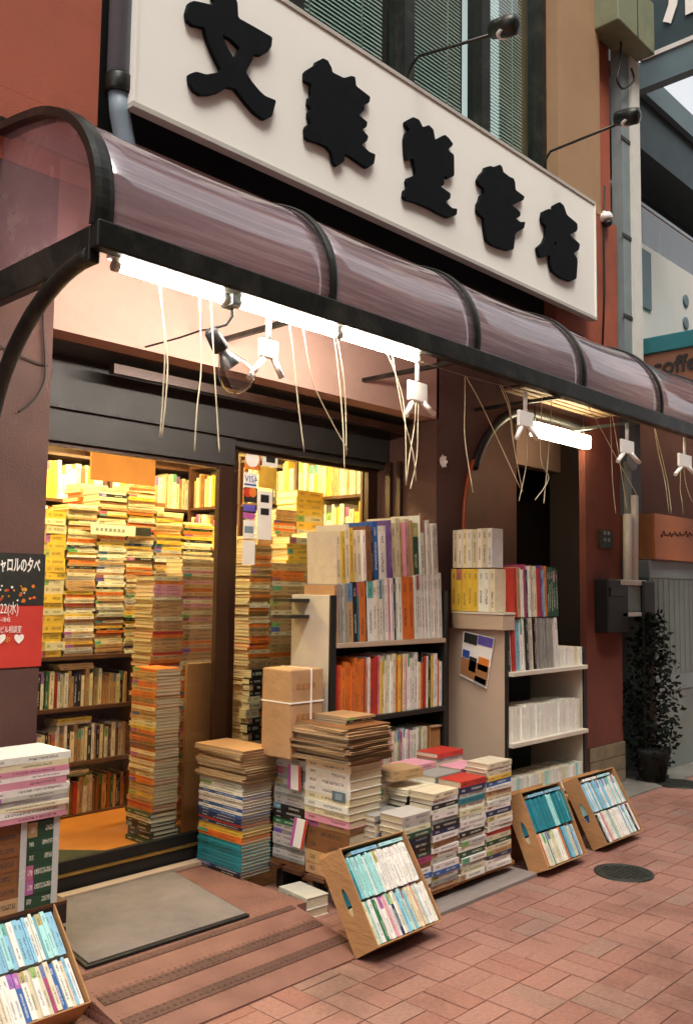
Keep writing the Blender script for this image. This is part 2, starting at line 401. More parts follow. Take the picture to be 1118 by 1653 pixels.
# basket-weave clay bricks, 200 x 100 mm, as far as they can be told apart
def brick_mesh(lx, ly):
    m = MB(); g, c, h = .0009, .0018, .0125
    x0, y0, x1, y1 = g, g, lx-g, ly-g
    m.quadbox([(x0, y0, -h), (x1, y0, -h), (x1, y1, -h), (x0, y1, -h), (x0+c, y0+c, 0), (x1-c, y0+c, 0), (x1-c, y1-c, 0), (x0+c, y1-c, 0)])
    me = m.mesh('brick'); me.materials.append(MATS['paver']); return me
bh, bv_ = brick_mesh(.2, .1), brick_mesh(.1, .2)
cand = []
Y_EDGE = -.28
for j in range(0, 14):
    for i in range(0, 34):
        x, y = 1.08+i*.2, -1.75-.4+ (j-2)*.2 + .0
        if y+.2 > Y_EDGE+.03: continue
        for k in range(2):
            q = ((x, y+.1*k, bh) if (i+j) % 2 == 0 else (x+.1*k, y, bv_))
            px, py = proj((q[0]+.05, q[1]+.05, 0))
            if -40 < px < 1160 and py < 1700:
                # hidden under the ramp, boxes and stacks: not shown
                if q[1] > -.62 and q[0] < 5.3: continue
                if q[1] > -.8 and q[0] < 2.66: continue
                cand.append((math.hypot(q[0], q[1]+3.2), q))
cand.sort(key=lambda a: a[0])
for d, (x, y, me) in cand[:300]:
    o = bpy.data.objects.new('brick', me); COL.objects.link(o); o.parent = ground
    o.location = (x, y, random.uniform(-.0012, .0012)); o.rotation_euler = (random.gauss(0, .004), random.gauss(0, .004), 0)
bx('frontage', (1.0, -.60, -.2), (5.3, .7, -.006), 'frontage', kind='structure')
bx('kerb_strip', (5.302, Y_EDGE, -.2), (9.5, .4, .004), 'concrete', kind='structure')

# ================================================================== ACROSS THE STREET (added behind the camera to block low sky; seen only in reflections)
op = thing('opposite_blocker', (8, -11, 0), 'unseen grey block across the street, added to hold back low sky and mirror in windows and awning', 'building')
bx('facade', (-14, -11.6, -.01), (32, -11, 18.5), 'opposite', op)
for r in range(5):
    for c in range(15): bx('window', (-13+c*3, -10.998, 1.2+r*3.2), (-11+c*3, -10.95, 3.2+r*3.2), 'oppdark', op)

# ================================================================== BOOKSHOP BUILDING
LB = Vector((4, .3, 0))
shop = thing('bookshop_building', LB, 'red-brown stuccoed bookshop building with wide doorway and arched side entrance', 'building')
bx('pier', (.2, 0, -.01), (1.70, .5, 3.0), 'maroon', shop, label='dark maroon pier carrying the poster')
bx('lintel_wall', (1.70, 0, 2.40), (4.15, .12, 3.28), 'plaster', shop, label='pale pinkish wall strip above the shop door')
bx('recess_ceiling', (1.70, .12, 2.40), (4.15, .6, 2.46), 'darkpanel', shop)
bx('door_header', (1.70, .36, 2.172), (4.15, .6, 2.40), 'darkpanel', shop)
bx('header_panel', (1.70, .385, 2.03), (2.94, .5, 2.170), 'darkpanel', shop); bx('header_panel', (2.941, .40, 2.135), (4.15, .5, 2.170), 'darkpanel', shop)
bx('shutter_rail', (2.1, .20, 2.33), (4.13, .24, 2.372), 'bronze', shop)
bx('threshold', (1.70, .40, -.01), (4.15, .5, .155), 'black', shop)
bx('threshold_edge', (1.70, .392, .155), (4.15, .5, .165), 'gold', shop)
# pilaster between the shop door and the arch
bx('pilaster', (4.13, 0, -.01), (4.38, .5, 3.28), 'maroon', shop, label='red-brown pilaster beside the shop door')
for y, w in ((.33, .035), (.25, .028)): bx('jamb_strip', (4.10, y, .16), (4.128, y+w, 2.17), 'bronze', shop)
# arch wall
def arch_z(x): return 1.80+.79*math.sqrt(max(0, 1-((5.11-x)/.73)**2)) if x < 5.11 else 2.59
N = 24; xs = [4.38+(5.11-4.38)*(1-math.cos(math.pi/2*i/N)) for i in range(N+1)]+[5.88]
poly = [(x, arch_z(x)) for x in xs]+[(5.88, 3.28), (4.38, 3.28)]
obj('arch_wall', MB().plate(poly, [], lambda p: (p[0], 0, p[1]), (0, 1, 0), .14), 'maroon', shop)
tr = MB(); pts = [(4.388, -.008, .2)]+[(x+.008, -.008, arch_z(x)) for x in xs[:-1]]+[(5.88, -.008, 2.59)]
k0 = [i for i, p in enumerate(pts) if p[2] < 2.2]; tr.tube(pts[:len(k0)], .014, 6); obj('arch_band', MB().tube([(x+.03, -.004, z+.0) for x, y, z in pts[len(k0)-2:]], .03, 8), 'black', shop); obj('arch_trim', tr, 'orangetrim', shop, label='orange-brown edging of the arched entrance')
bx('pier', (5.88, 0, -.01), (6.42, .05, 3.05), 'pierred', shop, label='red stucco pier with tiled foot beside the arched entrance')
# recess behind the arch: back wall with a dark doorway, ceiling
d0, d1 = Fy(833, 800, .5).x, 6.6
bx('recess_wall', (4.38, .5, 0), (d0, .6, 2.7), 'maroon', shop)
bx('recess_wall', (d0, .5, 2.36), (6.42, .6, 2.7), 'plaster', shop)
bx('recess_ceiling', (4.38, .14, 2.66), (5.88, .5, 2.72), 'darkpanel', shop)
bx('stair_hall_wall', (d0-.02, 2.4, 0), (7.2, 2.5, 2.7), 'hall', shop); bx('stair_hall_wall', (7.1, .6, 0), (7.2, 2.4, 2.7), 'hall', shop)
bx('stair_hall_wall', (d0-.05, .6, 0), (d0-.01, 2.4, 2.7), 'hall', shop); bx('stair_hall_ceiling', (d0-.05, .6, 2.7), (7.2, 2.5, 2.75), 'hall', shop)
bx('stair_hall_wall', (6.40, .051, 0), (6.42, .6, 3.28), 'hall', shop); bx('stair_hall_floor', (4.38, .05, -.01), (7.2, 2.4, .01), 'concrete', shop)
# wood slats over the entrance, under the awning
sp = thing('slat_ceiling', (5.3, -.2, 2.66), 'row of pale wooden slats under the awning above the arched entrance', 'ceiling panel')
for k in range(6): bx('slat', (4.75, -.05-.06*k-.045, 2.665), (5.95, -.05-.06*k, 2.68), 'slatwood', sp)
bx('cross_bar', (4.78, -.36, 2.682), (4.81, -.002, 2.70), 'railmetal', sp); bx('cross_bar', (5.88, -.36, 2.682), (5.91, -.002, 2.70), 'railmetal', sp)
# tiled foot of the pier
tb = bx('tile_foot', (5.885, -.010, 0), (6.415, -.001, .30), 'darkpanel', shop)
for r in range(3):
    for c in range(5):
        a = 5.885+c*.106; bx('tile', (a+.003, -.02, .003+r*.1), (a+.103, -.008, .097+r*.1), 'basetile', tb, .002)
# wall above the awning
bx('back_wall', (1.86, .10, 3.28), (5.5, .2, 4.12), 'black', shop, label='black recessed wall behind the sign')
bx('upper_wall', (.2, -.002, 3.001), (1.7, .5, 3.28), 'redwall', shop); bx('upper_wall', (.2, -.002, 3.281), (1.855, .5, 9), 'redwall', shop, label='weathered orange-red wall with dark streaks')
bx('upper_pillar', (5.53, -.002, 4.28), (6.16, .5, 9), 'litwall', shop, label='pillar at the end of the upstairs windows, light painted in as a tan tone')
bx('upper_pillar', (5.5, 0.002, 3.28), (6.42, .5, 4.279), 'redwall', shop); bx('upper_pillar', (5.881, .002, 3.051), (6.42, .05, 3.279), 'redwall', shop)
bx('upper_pillar', (6.162, .05, 4.28), (6.42, .5, 9), 'redwall', shop)
# black slot and pipe beside the orange wall
bx('wall_slot', (1.857, .08, 3.28), (1.93, .5, 9), 'black', shop)
pp = thing('rain_pipe', (1.97, .02, 3.1), 'grey rain pipe with collar running down beside the white sign', 'pipe')
obj('pipe', MB().tube([(1.93, -.03, 9), (1.93, -.03, 3.5)], .05, 16), 'bluegrey', pp)
obj('collar', MB().lathe((1.93, -.03, 3.44), (0, 0, 1), [(.053, 0), (.057, .01), (.057, .07), (.053, .08)], 16), 'railmetal', pp)
obj('lower_pipe', MB().tube([(1.93, -.03, 3.45), (1.945, -.025, 3.36), (2.0, .0, 3.22), (2.02, .0, 3.1)], .043, 16), 'bluegrey', pp)
# upstairs windows
WY = .15; zb, zt = 4.12, 6.6
bx('window_sill', (1.94, .06, 4.10), (5.53, .3, 4.16), 'greypipe', shop)
wx = [2.0, 3.05, 3.97, 4.77, 5.53]
for i in range(4):
    w = bx('window', (wx[i]+.05, WY+.012, zb+.04), (wx[i+1]-.05, WY+.016, zt), 'winglass', shop, label='upstairs window pane with venetian blind')
    bx('mullion', (wx[i]-.05 if i else 1.94, WY-.06, zb+.04), (wx[i]+.045, WY+.06, zt), 'railmetal', w)
    bx('transom', (wx[i]+.05, WY-.02, zb+.04), (wx[i+1]-.05, WY+.011, zb+.10), 'railmetal', w)
    m = MB(); z = zb+.14
    while z < zt:
        t_ = random.gauss(0, .03)
        m.obox((wx[i]+.07, WY+.10, z), (wx[i+1]-wx[i]-.14, 0, 0), (0, .010+.002*t_, .021), (0, 0.0006, .0016)); z += .0265
    obj('blind', m, 'blind', w, kind='stuff', label='pale closed venetian blind slats')
    for c in (.25, .72): obj('blind_cord', MB().tube([(wx[i]+c*(wx[i+1]-wx[i]), WY+.095, zb+.12), (wx[i]+c*(wx[i+1]-wx[i]), WY+.095, zt)], .003, 5), 'plasticwhite', w)
bx('mullion', (5.47, WY-.06, zb+.04), (5.53, WY+.06, zt), 'railmetal', shop)
bx('room_wall', (1.9, .9, 4.1), (5.6, 1.0, 7), 'roomdark', shop); bx('room_floor', (1.9, .3, 4.05), (5.6, .9, 4.1), 'roomdark', shop)
bx('upper_wall', (1.93, .05, zt), (5.53, .5, 9), 'litwall', shop)
# shop interior shell
IY = 3.0
bx('shop_floor', (1.3, .5, .0), (5.2, IY, .16), 'orangefloor', shop)
bx('interior_wall', (1.3, IY, 0), (5.2, IY+.1, 2.6), 'interiorwall', shop); bx('interior_wall', (1.2, .6, 0), (1.3, IY+.1, 2.6), 'interiorwall', shop)
bx('interior_wall', (4.40, .601, 0), (4.50, IY, 2.6), 'interiorwall', shop); bx('shop_ceiling', (1.2, .601, 2.5), (4.5, IY+.1, 2.6), 'interiorwall', shop)
for k, (x, y) in enumerate(((2.3, 1.0), (3.5, 1.0), (2.3, 2.1), (3.5, 2.1))):
    L = thing('ceiling_lamp', (x, y, 2.5), 'warm ceiling lamp inside the shop '+('over the stacks by the poster pier', 'behind the stickered door', 'before the back bookcase by the poster side', 'before the back bookcase behind the stickers')[k], 'lamp', 'ceiling lamps inside the bookshop')
    bx('housing', (x-.45, y-.07, 2.46), (x+.45, y+.07, 2.5), 'plasticwhite', L); bx('diffuser', (x-.44, y-.06, 2.435), (x+.44, y+.06, 2.459), 'lampwarm', L)

# sliding doors
def door(x0, x1, y, label, top=2.029):
    t = thing('sliding_door', ((x0+x1)/2, y, .165), label, 'door', 'sliding shop doors')
    for a in (x0, x1-.085): bx('stile', (a, y, .166), (a+.085, y+.035, top), 'bronze', t, .003)
    bx('top_rail', (x0+.085, y+.002, top-.02), (x1-.085, y+.033, top-.001), 'bronze', t); bx('bottom_rail', (x0+.085, y+.002, .167), (x1-.085, y+.033, .215), 'black', t)
    bx('glass_pane', (x0+.085, y+.014, .215), (x1-.085, y+.019, top-.02), 'glass', t); return t
dl = door(1.72, 2.945, .405, 'bronze-framed glass sliding door beside the poster pier'); dr = door(2.93, 4.12, .445, 'bronze-framed glass sliding door covered with payment stickers', 2.134)
# stickers on the glass of the second door
def sticker(name, px0, py0, px1, py1, m, par=dr, Y=.457, **k):
    a, b = Fy(px0, py0, Y), Fy(px1, py1, Y)
    return bx(name, (a.x, Y, b.z), (b.x, Y+.0015, a.z), m, par, **k)
s = sticker('sticker', 396, 714, 420, 760, 'orange', label='orange sticker with a white disc')
a = Fy(407, 740, .457); obj('sticker_disc', MB().lathe((a.x, .456, a.z), (0, -1, 0), [(.048, 0), (.048, .001)], 24), 'inkwhite', s)
sticker('sticker', 424, 722, 448, 755, 'inkwhite'); sticker('sticker_mark', 430, 733, 444, 748, 'ink', Y=.4555)
s = sticker('sticker', 394, 762, 414, 790, 'inkwhite', label='payment sticker reading VISA')
p = Fy(395, 777, .4555); text('sticker_text', 'VISA', .048, p, (1, 0, 0), (0, 0, 1), 'blue', s, .0008)
sticker('sticker_mark', 394, 780, 414, 785, 'blue', Y=.4555)
s = sticker('sticker', 394, 786, 415, 812, 'paperdark', Y=.4565)
for q, m in ((400, 'red'), (408, 'orange')):
    a = Fy(q, 795, .455); obj('sticker_disc', MB().lathe((a.x, .4555-(.0008 if m == 'orange' else 0), a.z), (0, -1, 0), [(.026, 0), (.026, .0008)], 20), m, s)
sticker('sticker', 393, 814, 412, 826, 'purple'); sticker('sticker', 393, 827, 411, 838, 'pink'); sticker('sticker', 393, 839, 411, 870, 'inkwhite'); sticker('sticker_mark', 395, 849, 409, 861, 'bluegrey', Y=.4555); sticker('sticker', 392, 872, 411, 912, 'inkwhite')
s = sticker('notice', 416, 792, 438, 872, 'inkwhite', label='long white paper notice taped inside the glass')
for a, b in ((798, 812), (820, 832)): sticker('notice_mark', 421, a, 434, b, 'ink', Y=.4555)
sticker('notice', 418, 752, 446, 790, 'yellow', label='pale yellow notice taped inside the glass')

# ================================================================== SIGN
SY = -.10
s0, s1 = Fy(217, 172, SY), Fy(960, 508, SY); sx0, sx1, sz0, sz1 = s0.x, s1.x, 3.395, 4.24
sign = thing('shop_sign', ((sx0+sx1)/2, SY, sz0), 'long white shop sign board with five black brush characters', 'sign')
bx('board', (sx0, SY, sz0), (sx1, SY+.035, sz1), 'signwhite', sign, .002)
bx('frame', (sx0-.012, SY-.008, sz1), (sx1+.012, SY+.045, sz1+.022), 'signedge', sign); bx('frame', (sx0-.012, SY-.008, sz0-.022), (sx1+.012, SY+.045, sz0), 'signedge', sign)
for a in (sx0-.012, sx1): bx('frame', (a, SY-.008, sz0+.001), (a+.012, SY+.045, sz1-.001), 'signwhite', sign)
for x in (2.6, 3.9, 5.2): bx('bracket', (x, SY+.046, sz0+.1), (x+.05, .1, sz0+.15), 'railmetal', sign)
CH = [(280, 0, 5.59, [(120,110),(145,20),(190,5),(365,45),(372,10),(355,-30),(365,-70),(430,-105),(510,-90),(560,-30),(580,30),(587,160),(740,245),(895,335),(885,420),(855,465),(800,500),(730,490),(715,540),(655,650),(710,735),(780,820),(830,865),(930,905),(890,1050),(825,1080),(740,1020),(660,930),(560,800),(490,785),(420,830),(330,855),(250,855),(190,815),(155,750),(145,665),(210,645),(300,670),(390,655),(435,630),(370,500),(300,330),(285,250),(235,235),(180,225),(130,180)], [[(440,310),(520,350),(600,430),(590,460),(550,525),(500,450)]]),
 (470, 80, 6.576, [(150,240),(175,210),(265,155),(270,125),(340,90),(390,115),(430,190),(440,240),(560,300),(640,278),(680,290),(690,385),(840,500),(830,560),(775,590),(780,640),(720,695),(810,770),(800,820),(755,850),(820,920),(805,970),(750,1010),(830,1085),(895,1110),(880,1210),(810,1260),(720,1200),(640,1140),(570,1105),(565,1185),(490,1240),(455,1200),(430,1080),(380,1030),(280,985),(200,965),(160,930),(155,840),(170,800),(215,790),(190,715),(190,660),(215,630),(185,580),(190,510),(220,485),(212,440),(220,370),(150,330)], []),
 (640, 170, 8.267, [(125,210),(220,155),(300,190),(350,290),(430,262),(490,320),(515,460),(645,390),(700,440),(750,510),(740,545),(690,580),(700,610),(765,660),(768,940),(690,980),(640,925),(630,1060),(590,1085),(720,1175),(715,1240),(650,1290),(740,1370),(808,1380),(800,1460),(700,1500),(600,1460),(440,1370),(250,1290),(130,1260),(100,1220),(110,1130),(155,1095),(140,1010),(155,965),(265,925),(240,800),(225,705),(140,740),(125,640),(115,450),(135,360),(180,330),(130,260)], []),
 (760, 250, 9.72, [(215,240),(230,190),(310,172),(350,190),(455,150),(490,190),(505,265),(600,340),(670,370),(690,430),(700,550),(840,655),(820,710),(640,790),(720,850),(775,900),(770,960),(705,1000),(770,1050),(850,1050),(830,1150),(720,1210),(690,1260),(670,1480),(590,1500),(450,1460),(330,1410),(250,1340),(220,1150),(210,1000),(140,940),(105,870),(110,770),(145,700),(160,630),(215,600),(200,520),(125,460),(110,390),(150,310)], []),
 (855, 310, 7.873, [(155,330),(165,250),(245,210),(300,240),(300,170),(380,125),(430,170),(470,290),(600,400),(605,460),(590,500),(500,540),(635,660),(620,735),(555,780),(600,840),(605,900),(590,1100),(520,1135),(400,1090),(290,1010),(265,930),(255,800),(170,830),(125,820),(95,705),(170,640),(205,560),(210,440),(165,390)], [[(320,610),(340,660),(300,690)]])]
LT = .024
def smooth_loop(l):   # one round of corner cutting
    o = []
    for i in range(len(l)):
        a, b = l[i], l[(i+1) % len(l)]
        o += [(a[0]*.9+b[0]*.1, a[1]*.9+b[1]*.1), (a[0]*.1+b[0]*.9, a[1]*.1+b[1]*.9)]
    return o
for ox, oy, sc, outer, holes in CH:
    f2 = lambda l: [(lambda q: (q.x, q.z))(Fy(ox+p[0]/sc, oy+p[1]/sc, SY-LT-.004)) for p in smooth_loop(l)]
    m = MB().plate(f2(outer), [f2(h) for h in holes], lambda p: (p[0], SY-.004, p[1]), (0, -1, 0), LT)
    obj('character', m, 'letter', sign, .002)
# gooseneck sign lamps
for bx_, (tipx, tipy), lab in ((3.76, (812, 52), 'gooseneck sign lamp arching out in front of the blinds'), (5.24, (1010, 195), 'straight-armed sign lamp reaching out beside the upstairs pillar')):
    tip = Fx(tipx, tipy, bx_); base = Vector((bx_, -.06, 4.26))
    t = thing('sign_lamp', base, lab, 'lamp', 'lamps above the sign')
    if bx_ < 4: pts = [base, base+Vector((0, -.01, .06)), base+Vector((0, -.04, .11)), base+Vector((0, -.09, .14)), tip+Vector((0, .06, .015))]
    else: pts = [base, base+Vector((0, -.01, .10)), base+Vector((0, -.05, .15)), tip+Vector((0, .06, .0))]
    obj('arm', MB().tube(pts, .009, 8), 'railmetal', t)
    obj('lamp_head', MB().lathe(tip+Vector((-.02, .07, .03)), (0, -1, -.22), [(.02, 0), (.045, .015), (.055, .10), (.05, .16), (.02, .17)], 14), 'railmetal', t)
    obj('lens', MB().lathe(tip+Vector((-.02, -.02, -.022)), (0, -.15, -1), [(.045, 0), (.04, .012)], 14), 'plasticwhite', t)

# ================================================================== AWNING
aw = thing('awning', (4, -.4, 2.5), 'curved smoky purple polycarbonate awning with dark metal ribs', 'awning')
PR = [(-.735, 2.535), (-.742, 2.62), (-.728, 2.72), (-.69, 2.81), (-.63, 2.89), (-.55, 2.96), (-.46, 3.01), (-.36, 3.05), (-.25, 3.075), (-.13, 3.095), (.0, 3.11)]
def catm(P, k=3):
    o = []
    for i in range(len(P)-1):
        p0, p1, p2, p3 = (P[max(i-1, 0)], P[i], P[i+1], P[min(i+2, len(P)-1)])
        for j in range(k):
            t = j/k; o.append(tuple(.5*((2*p1[a])+(-p0[a]+p2[a])*t+(2*p0[a]-5*p1[a]+4*p2[a]-p3[a])*t*t+(-p0[a]+3*p1[a]-3*p2[a]+p3[a])*t**3) for a in range(len(p1))))
    return o+[P[-1]]
PC = catm(PR)
rx = [1.46, 2.50, 3.49, 4.52, 5.52, 6.52]
for i in range(5):
    m = MB(); nn = 9; a, b = rx[i], rx[i+1]
    for k in range(nn+1):
        x = a+(b-a)*k/nn; sag = .012*math.sin(math.pi*k/nn)
        for (y, z) in PC: m.v.append((x, y+sag*.5, z-sag))
    L = len(PC)
    for k in range(nn):
        for j in range(L-1): q = k*L+j; m.f.append((q, q+L, q+L+1, q+1)); m.sm.append(True)
    o = obj('panel', m, 'polycarb', aw); so_ = o.modifiers.new('Solid', 'SOLIDIFY'); so_.thickness = .004
def rib(x, w=.022, out=.012):
    m = MB(); L = len(PC); ring = []
    for i, (y, z) in enumerate(PC):
        a, b = PC[max(i-1, 0)], PC[min(i+1, L-1)]; t = Vector((0, b[0]-a[0], b[1]-a[1])).normalized(); nrm = Vector((0, t.z, -t.y))*-1
        c = Vector((x, y, z)); n2 = Vector((0, -t.z, t.y))
        for dx, dn in ((-w, -.022), (w, -.022), (w, out*.6), (w*.4, out), (-w*.4, out), (-w, out*.6)): m.v.append(tuple(c+Vector((dx, 0, 0))+n2*dn))
    for i in range(L-1):
        for k in range(6): q = i*6+k; r_ = i*6+(k+1) % 6; m.f.append((q, r_, r_+6, q+6)); m.sm.append(False)
    m.f += [tuple(range(6)), tuple((L-1)*6+k for k in range(6))]; m.sm += [False, False]
    return m
for i, x in enumerate(rx): obj('rib', rib(x, .034 if i == 0 else .02), 'railmetal', aw)
bx('front_rail', (1.43, -.765, 2.455), (6.55, -.715, 2.545), 'railmetal', aw, .006)
bx('back_rail', (1.43, -.045, 3.10), (6.55, -.004, 3.14), 'railmetal', aw)
bx('side_rail', (1.43, -.714, 2.42), (1.47, -.003, 2.535), 'railmetal', aw, .004)
poly = [(y, z) for y, z in PC]+[(0, 2.53), (-.735, 2.53)]
obj('end_panel', MB().plate(poly, [], lambda p: (1.462, p[0], p[1]), (1, 0, 0), .004), 'endpoly', aw, label='flat smoky end panel of the awning')
m = MB(); br = catm([(-.70, 2.45), (-.52, 2.42), (-.32, 2.33), (-.16, 2.19), (-.06, 2.02), (-.02, 1.8)], 4)
m.tube([(1.45, y, z) for y, z in br], .028, 8); obj('brace', m, 'railmetal', aw, label='dark curved brace under the awning end')
bx('gutter', (1.47, -.712, 2.50), (6.5, -.66, 2.53), 'railmetal', aw)
for x in (2.5, 3.49, 4.52, 5.52): bx('cross_bar', (x-.012, -.66, 2.505), (x+.012, -.002, 2.525), 'railmetal', aw)

# fluorescent tubes under the awning edge
for a, b, lab in ((1.575, 2.005, 'lit fluorescent tube under the awning edge beside the end rib'), (2.09, 2.60, 'lit fluorescent tube between the lamp bracket and the end tube'), (2.635, 3.13, 'lit fluorescent tube beside the row of white hangers')):
    t = thing('tube_lamp', ((a+b)/2, -.65, 2.5), lab, 'lamp', 'fluorescent tubes under the awning')
    bx('batten', (a-.03, -.672, 2.478), (b+.02, -.628, 2.50), 'plasticwhite', t)
    obj('tube', MB().tube([(a, -.655, 2.452), (b, -.655, 2.452)], .0155, 14), 'tube', t)
    for x in (a-.022, b): obj('end_cap', MB().tube([(x, -.655, 2.452), (x+.022, -.655, 2.452)], .019, 12), 'whitepipe', t); bx('socket', (x+.004, -.666, 2.452), (x+.018, -.642, 2.478), 'whitepipe', t)
# reflector bulb on its bracket
t = thing('reflector_bulb', (2.06, -.63, 2.3), 'clear round reflector bulb in a black socket hanging below the tubes', 'lamp')
c = Fy(371, 588, -.6); s_ = Fy(345, 543, -.6); ax = (c-s_).normalized()
obj('socket', MB().lathe(s_-ax*.03, ax, [(.018, 0), (.026, .01), (.03, .05), (.033, .085), (.026, .09)], 16), 'black', t)
obj('bulb', MB().lathe(s_+ax*.055, ax, [(.02, 0), (.024, .02), (.042, .05), (.062, .085), (.069, .12), (.062, .15), (.04, .172), (.012, .18)], 24), 'bulbglass', t)
obj('filament_cup', MB().lathe(s_+ax*.065, ax, [(.015, 0), (.03, .03), (.044, .06), (.036, .062), (.012, .02)], 20), 'steel', t)
obj('arm', MB().tube([(2.06, -.65, 2.50), (2.062, -.65, 2.40), (2.05, -.63, 2.37), s_-ax*.03], .006, 6), 'cable', t)
bx('clamp', (2.03, -.69, 2.43), (2.075, -.62, 2.53), 'steel', t, .006)
w = [s_-ax*.03]+[Fy(x, y, -.5+.1*i) for i, (x, y) in enumerate(((325, 533), (290, 545), (250, 556), (235, 560)))]; obj('cord', MB().tube(w, .004, 5), 'cable', t)
# loose cable on the pier
pts = [Fy(x, y, -.012) for x, y in ((72, 480), (70, 520), (74, 600), (70, 620), (60, 640), (45, 655), (30, 665))]
setp(obj('loose_cable', MB().tube(catm([tuple(p) for p in pts], 4), .004, 5), 'cable'), 'thin black cable hanging loose down the maroon pier', 'cable')
setp(obj('loose_cable', MB().tube(catm([tuple(Fy(x, y, -.01)) for x, y in ((-30, 545), (10, 563), (45, 580), (66, 588), (78, 590))], 4), .003, 5), 'cable'), 'thin black cable sagging across the maroon pier', 'cable')
q = Fy(712, 745, -.03)
t = thing('paper_flower', q, 'small white paper flower fixed to the pilaster beside the arch', 'flower')
for k in range(7):
    a_ = k*.9; d_ = Vector((math.cos(a_), -.4, math.sin(a_))); obj('petal', MB().plate([(0, -.008), (.03, -.012), (.04, 0), (.03, .012), (0, .008)], [], (lambda d_: lambda p: q+d_*p[0]+d_.cross(Vector((0, 1, 0)))*p[1])(d_), (0, -1, 0), .001), 'plasticwhite', t)
obj('flower_stem', MB().tube([q, (q.x, -.001, q.z-.01)], .004, 5), 'stem', t)
# white plastic hangers
ords = ['hung under the lit tubes', 'where the lit tubes end', 'in front of the entrance lamp', 'in front of the grey gas meter', 'past the pier towards the cafe']
for (tx, ty, bt, bb, hw, ly, ry, lx, rx_), od in zip(((433, 515, 545, 582, 14, 610, 610, 401, 455), (673, 580, 613, 652, 14.5, 671, 669, 655, 700), (847, 633, 661, 692, 11.5, 708, 710, 833, 866), (1011, 683, 708, 735, 10, 745, 747, 996, 1031), (1104, 706, 731, 757, 10, 766, 767, 1089, 1122)), ords):
    t = thing('plastic_hanger', Fy(tx, ty, -.61), 'white plastic two-armed hanger '+od, 'hanger', 'white plastic hangers under the awning rail')
    Y = -.61 if tx < 700 else -.715; P = lambda x, y, dy=0: Fy(x, y, Y+dy)
    obj('hook', MB().tube([P(tx, ty), P(tx, bt+2)], .011, 8), 'plasticwhite', t)
    a, b = P(tx-hw, bt), P(tx+hw, bb)
    bx('clip_body', (a.x, Y-.009, b.z), (b.x, Y+.009, a.z), 'plasticwhite', t, .004)
    for x, y, sg in ((lx, ly, -1), (rx_, ry, 1)): obj('arm', MB().tube([P(tx+sg*hw*.6, bb-3), P(x, y)], .0125, 8), 'plasticwhite', t)
# wire under the rail and the strings that hang from it
wp = [Fy(x, y, -.70) for x, y in ((672, 582), (710, 594), (751, 607), (800, 620), (850, 631), (930, 650), (1010, 676), (1070, 695), (1118, 709))]
setp(obj('wire', MB().tube(wp, .003, 5), 'wire'), 'thin pale wire strung along under the awning rail', 'wire')
STR = [([(258, 455), (266, 560), (263, 640), (258, 706)], 'beside the end tube'), ([(256, 455), (270, 570), (268, 640), (261, 706)], 'doubled beside the end tube'), ([(322, 478), (325, 590), (318, 660), (314, 728)], 'behind the reflector bulb'), ([(340, 480), (347, 610), (351, 680), (354, 730)], 'in front of the reflector bulb'), ([(466, 520), (472, 560), (481, 650), (491, 729)], 'next to the white hanger under the tubes'), ([(488, 524), (505, 615), (535, 680), (561, 726)], 'slanting below the middle tube'), ([(538, 538), (545, 590), (553, 680), (556, 762)], 'below the joint of two tubes'), ([(542, 538), (552, 590), (557, 640), (559, 735)], 'doubled below the joint of two tubes'),
 ([(620, 560), (647, 630), (654, 690), (655, 784)], 'next to the hanger where the tubes end'), ([(632, 570), (650, 668), (666, 730), (671, 776)], 'crossing another below the hanger where the tubes end'), ([(671, 650), (668, 690), (660, 740), (655, 783)], 'falling from the hanger where the tubes end'), ([(675, 650), (674, 690), (672, 740), (662, 789)], 'falling straight from the hanger where the tubes end'), ([(750, 607), (750, 650), (750, 710), (763, 795)], 'hanging alone in front of the pilaster'), ([(751, 607), (775, 650), (808, 720), (839, 788)], 'slanting across the arch'), ([(806, 622), (821, 660), (827, 710), (843, 794)], 'next to the hanger before the entrance lamp'), ([(809, 622), (822, 655), (829, 720), (838, 770)], 'doubled next to the hanger before the entrance lamp'), ([(849, 690), (850, 720), (849, 750), (837, 809)], 'falling from the hanger before the entrance lamp'), ([(874, 640), (872, 740), (885, 772), (863, 807)], 'below the entrance lamp'), ([(890, 645), (884, 740), (880, 780), (877, 813)], 'straight below the entrance lamp'),
 ([(948, 655), (968, 690), (1000, 750), (1029, 802)], 'slanting across the red pier'), ([(984, 668), (986, 720), (988, 777), (993, 829)], 'straight down the red pier'), ([(987, 668), (995, 715), (1003, 770), (1011, 823)], 'next to the hanger before the gas meter'), ([(1055, 690), (1062, 730), (1073, 780), (1079, 829)], 'over the orange wooden box'), ([(1056, 690), (1066, 730), (1077, 780), (1083, 829)], 'doubled over the orange wooden box'), ([(1098, 755), (1097, 790), (1100, 810), (1102, 831)], 'falling from the hanger past the pier'), ([(1103, 755), (1106, 780), (1114, 805), (1122, 815)], 'slanting from the hanger past the pier')]
for pts, d in STR:
    c = catm([tuple(Fy(x, y, -.625+random.uniform(-.012, .012))) for x, y in pts], 4)
    setp(obj('string', MB().tube(c, .0026, 5), 'string'), 'thin cream string '+d, 'string', 'cream strings hanging under the awning')
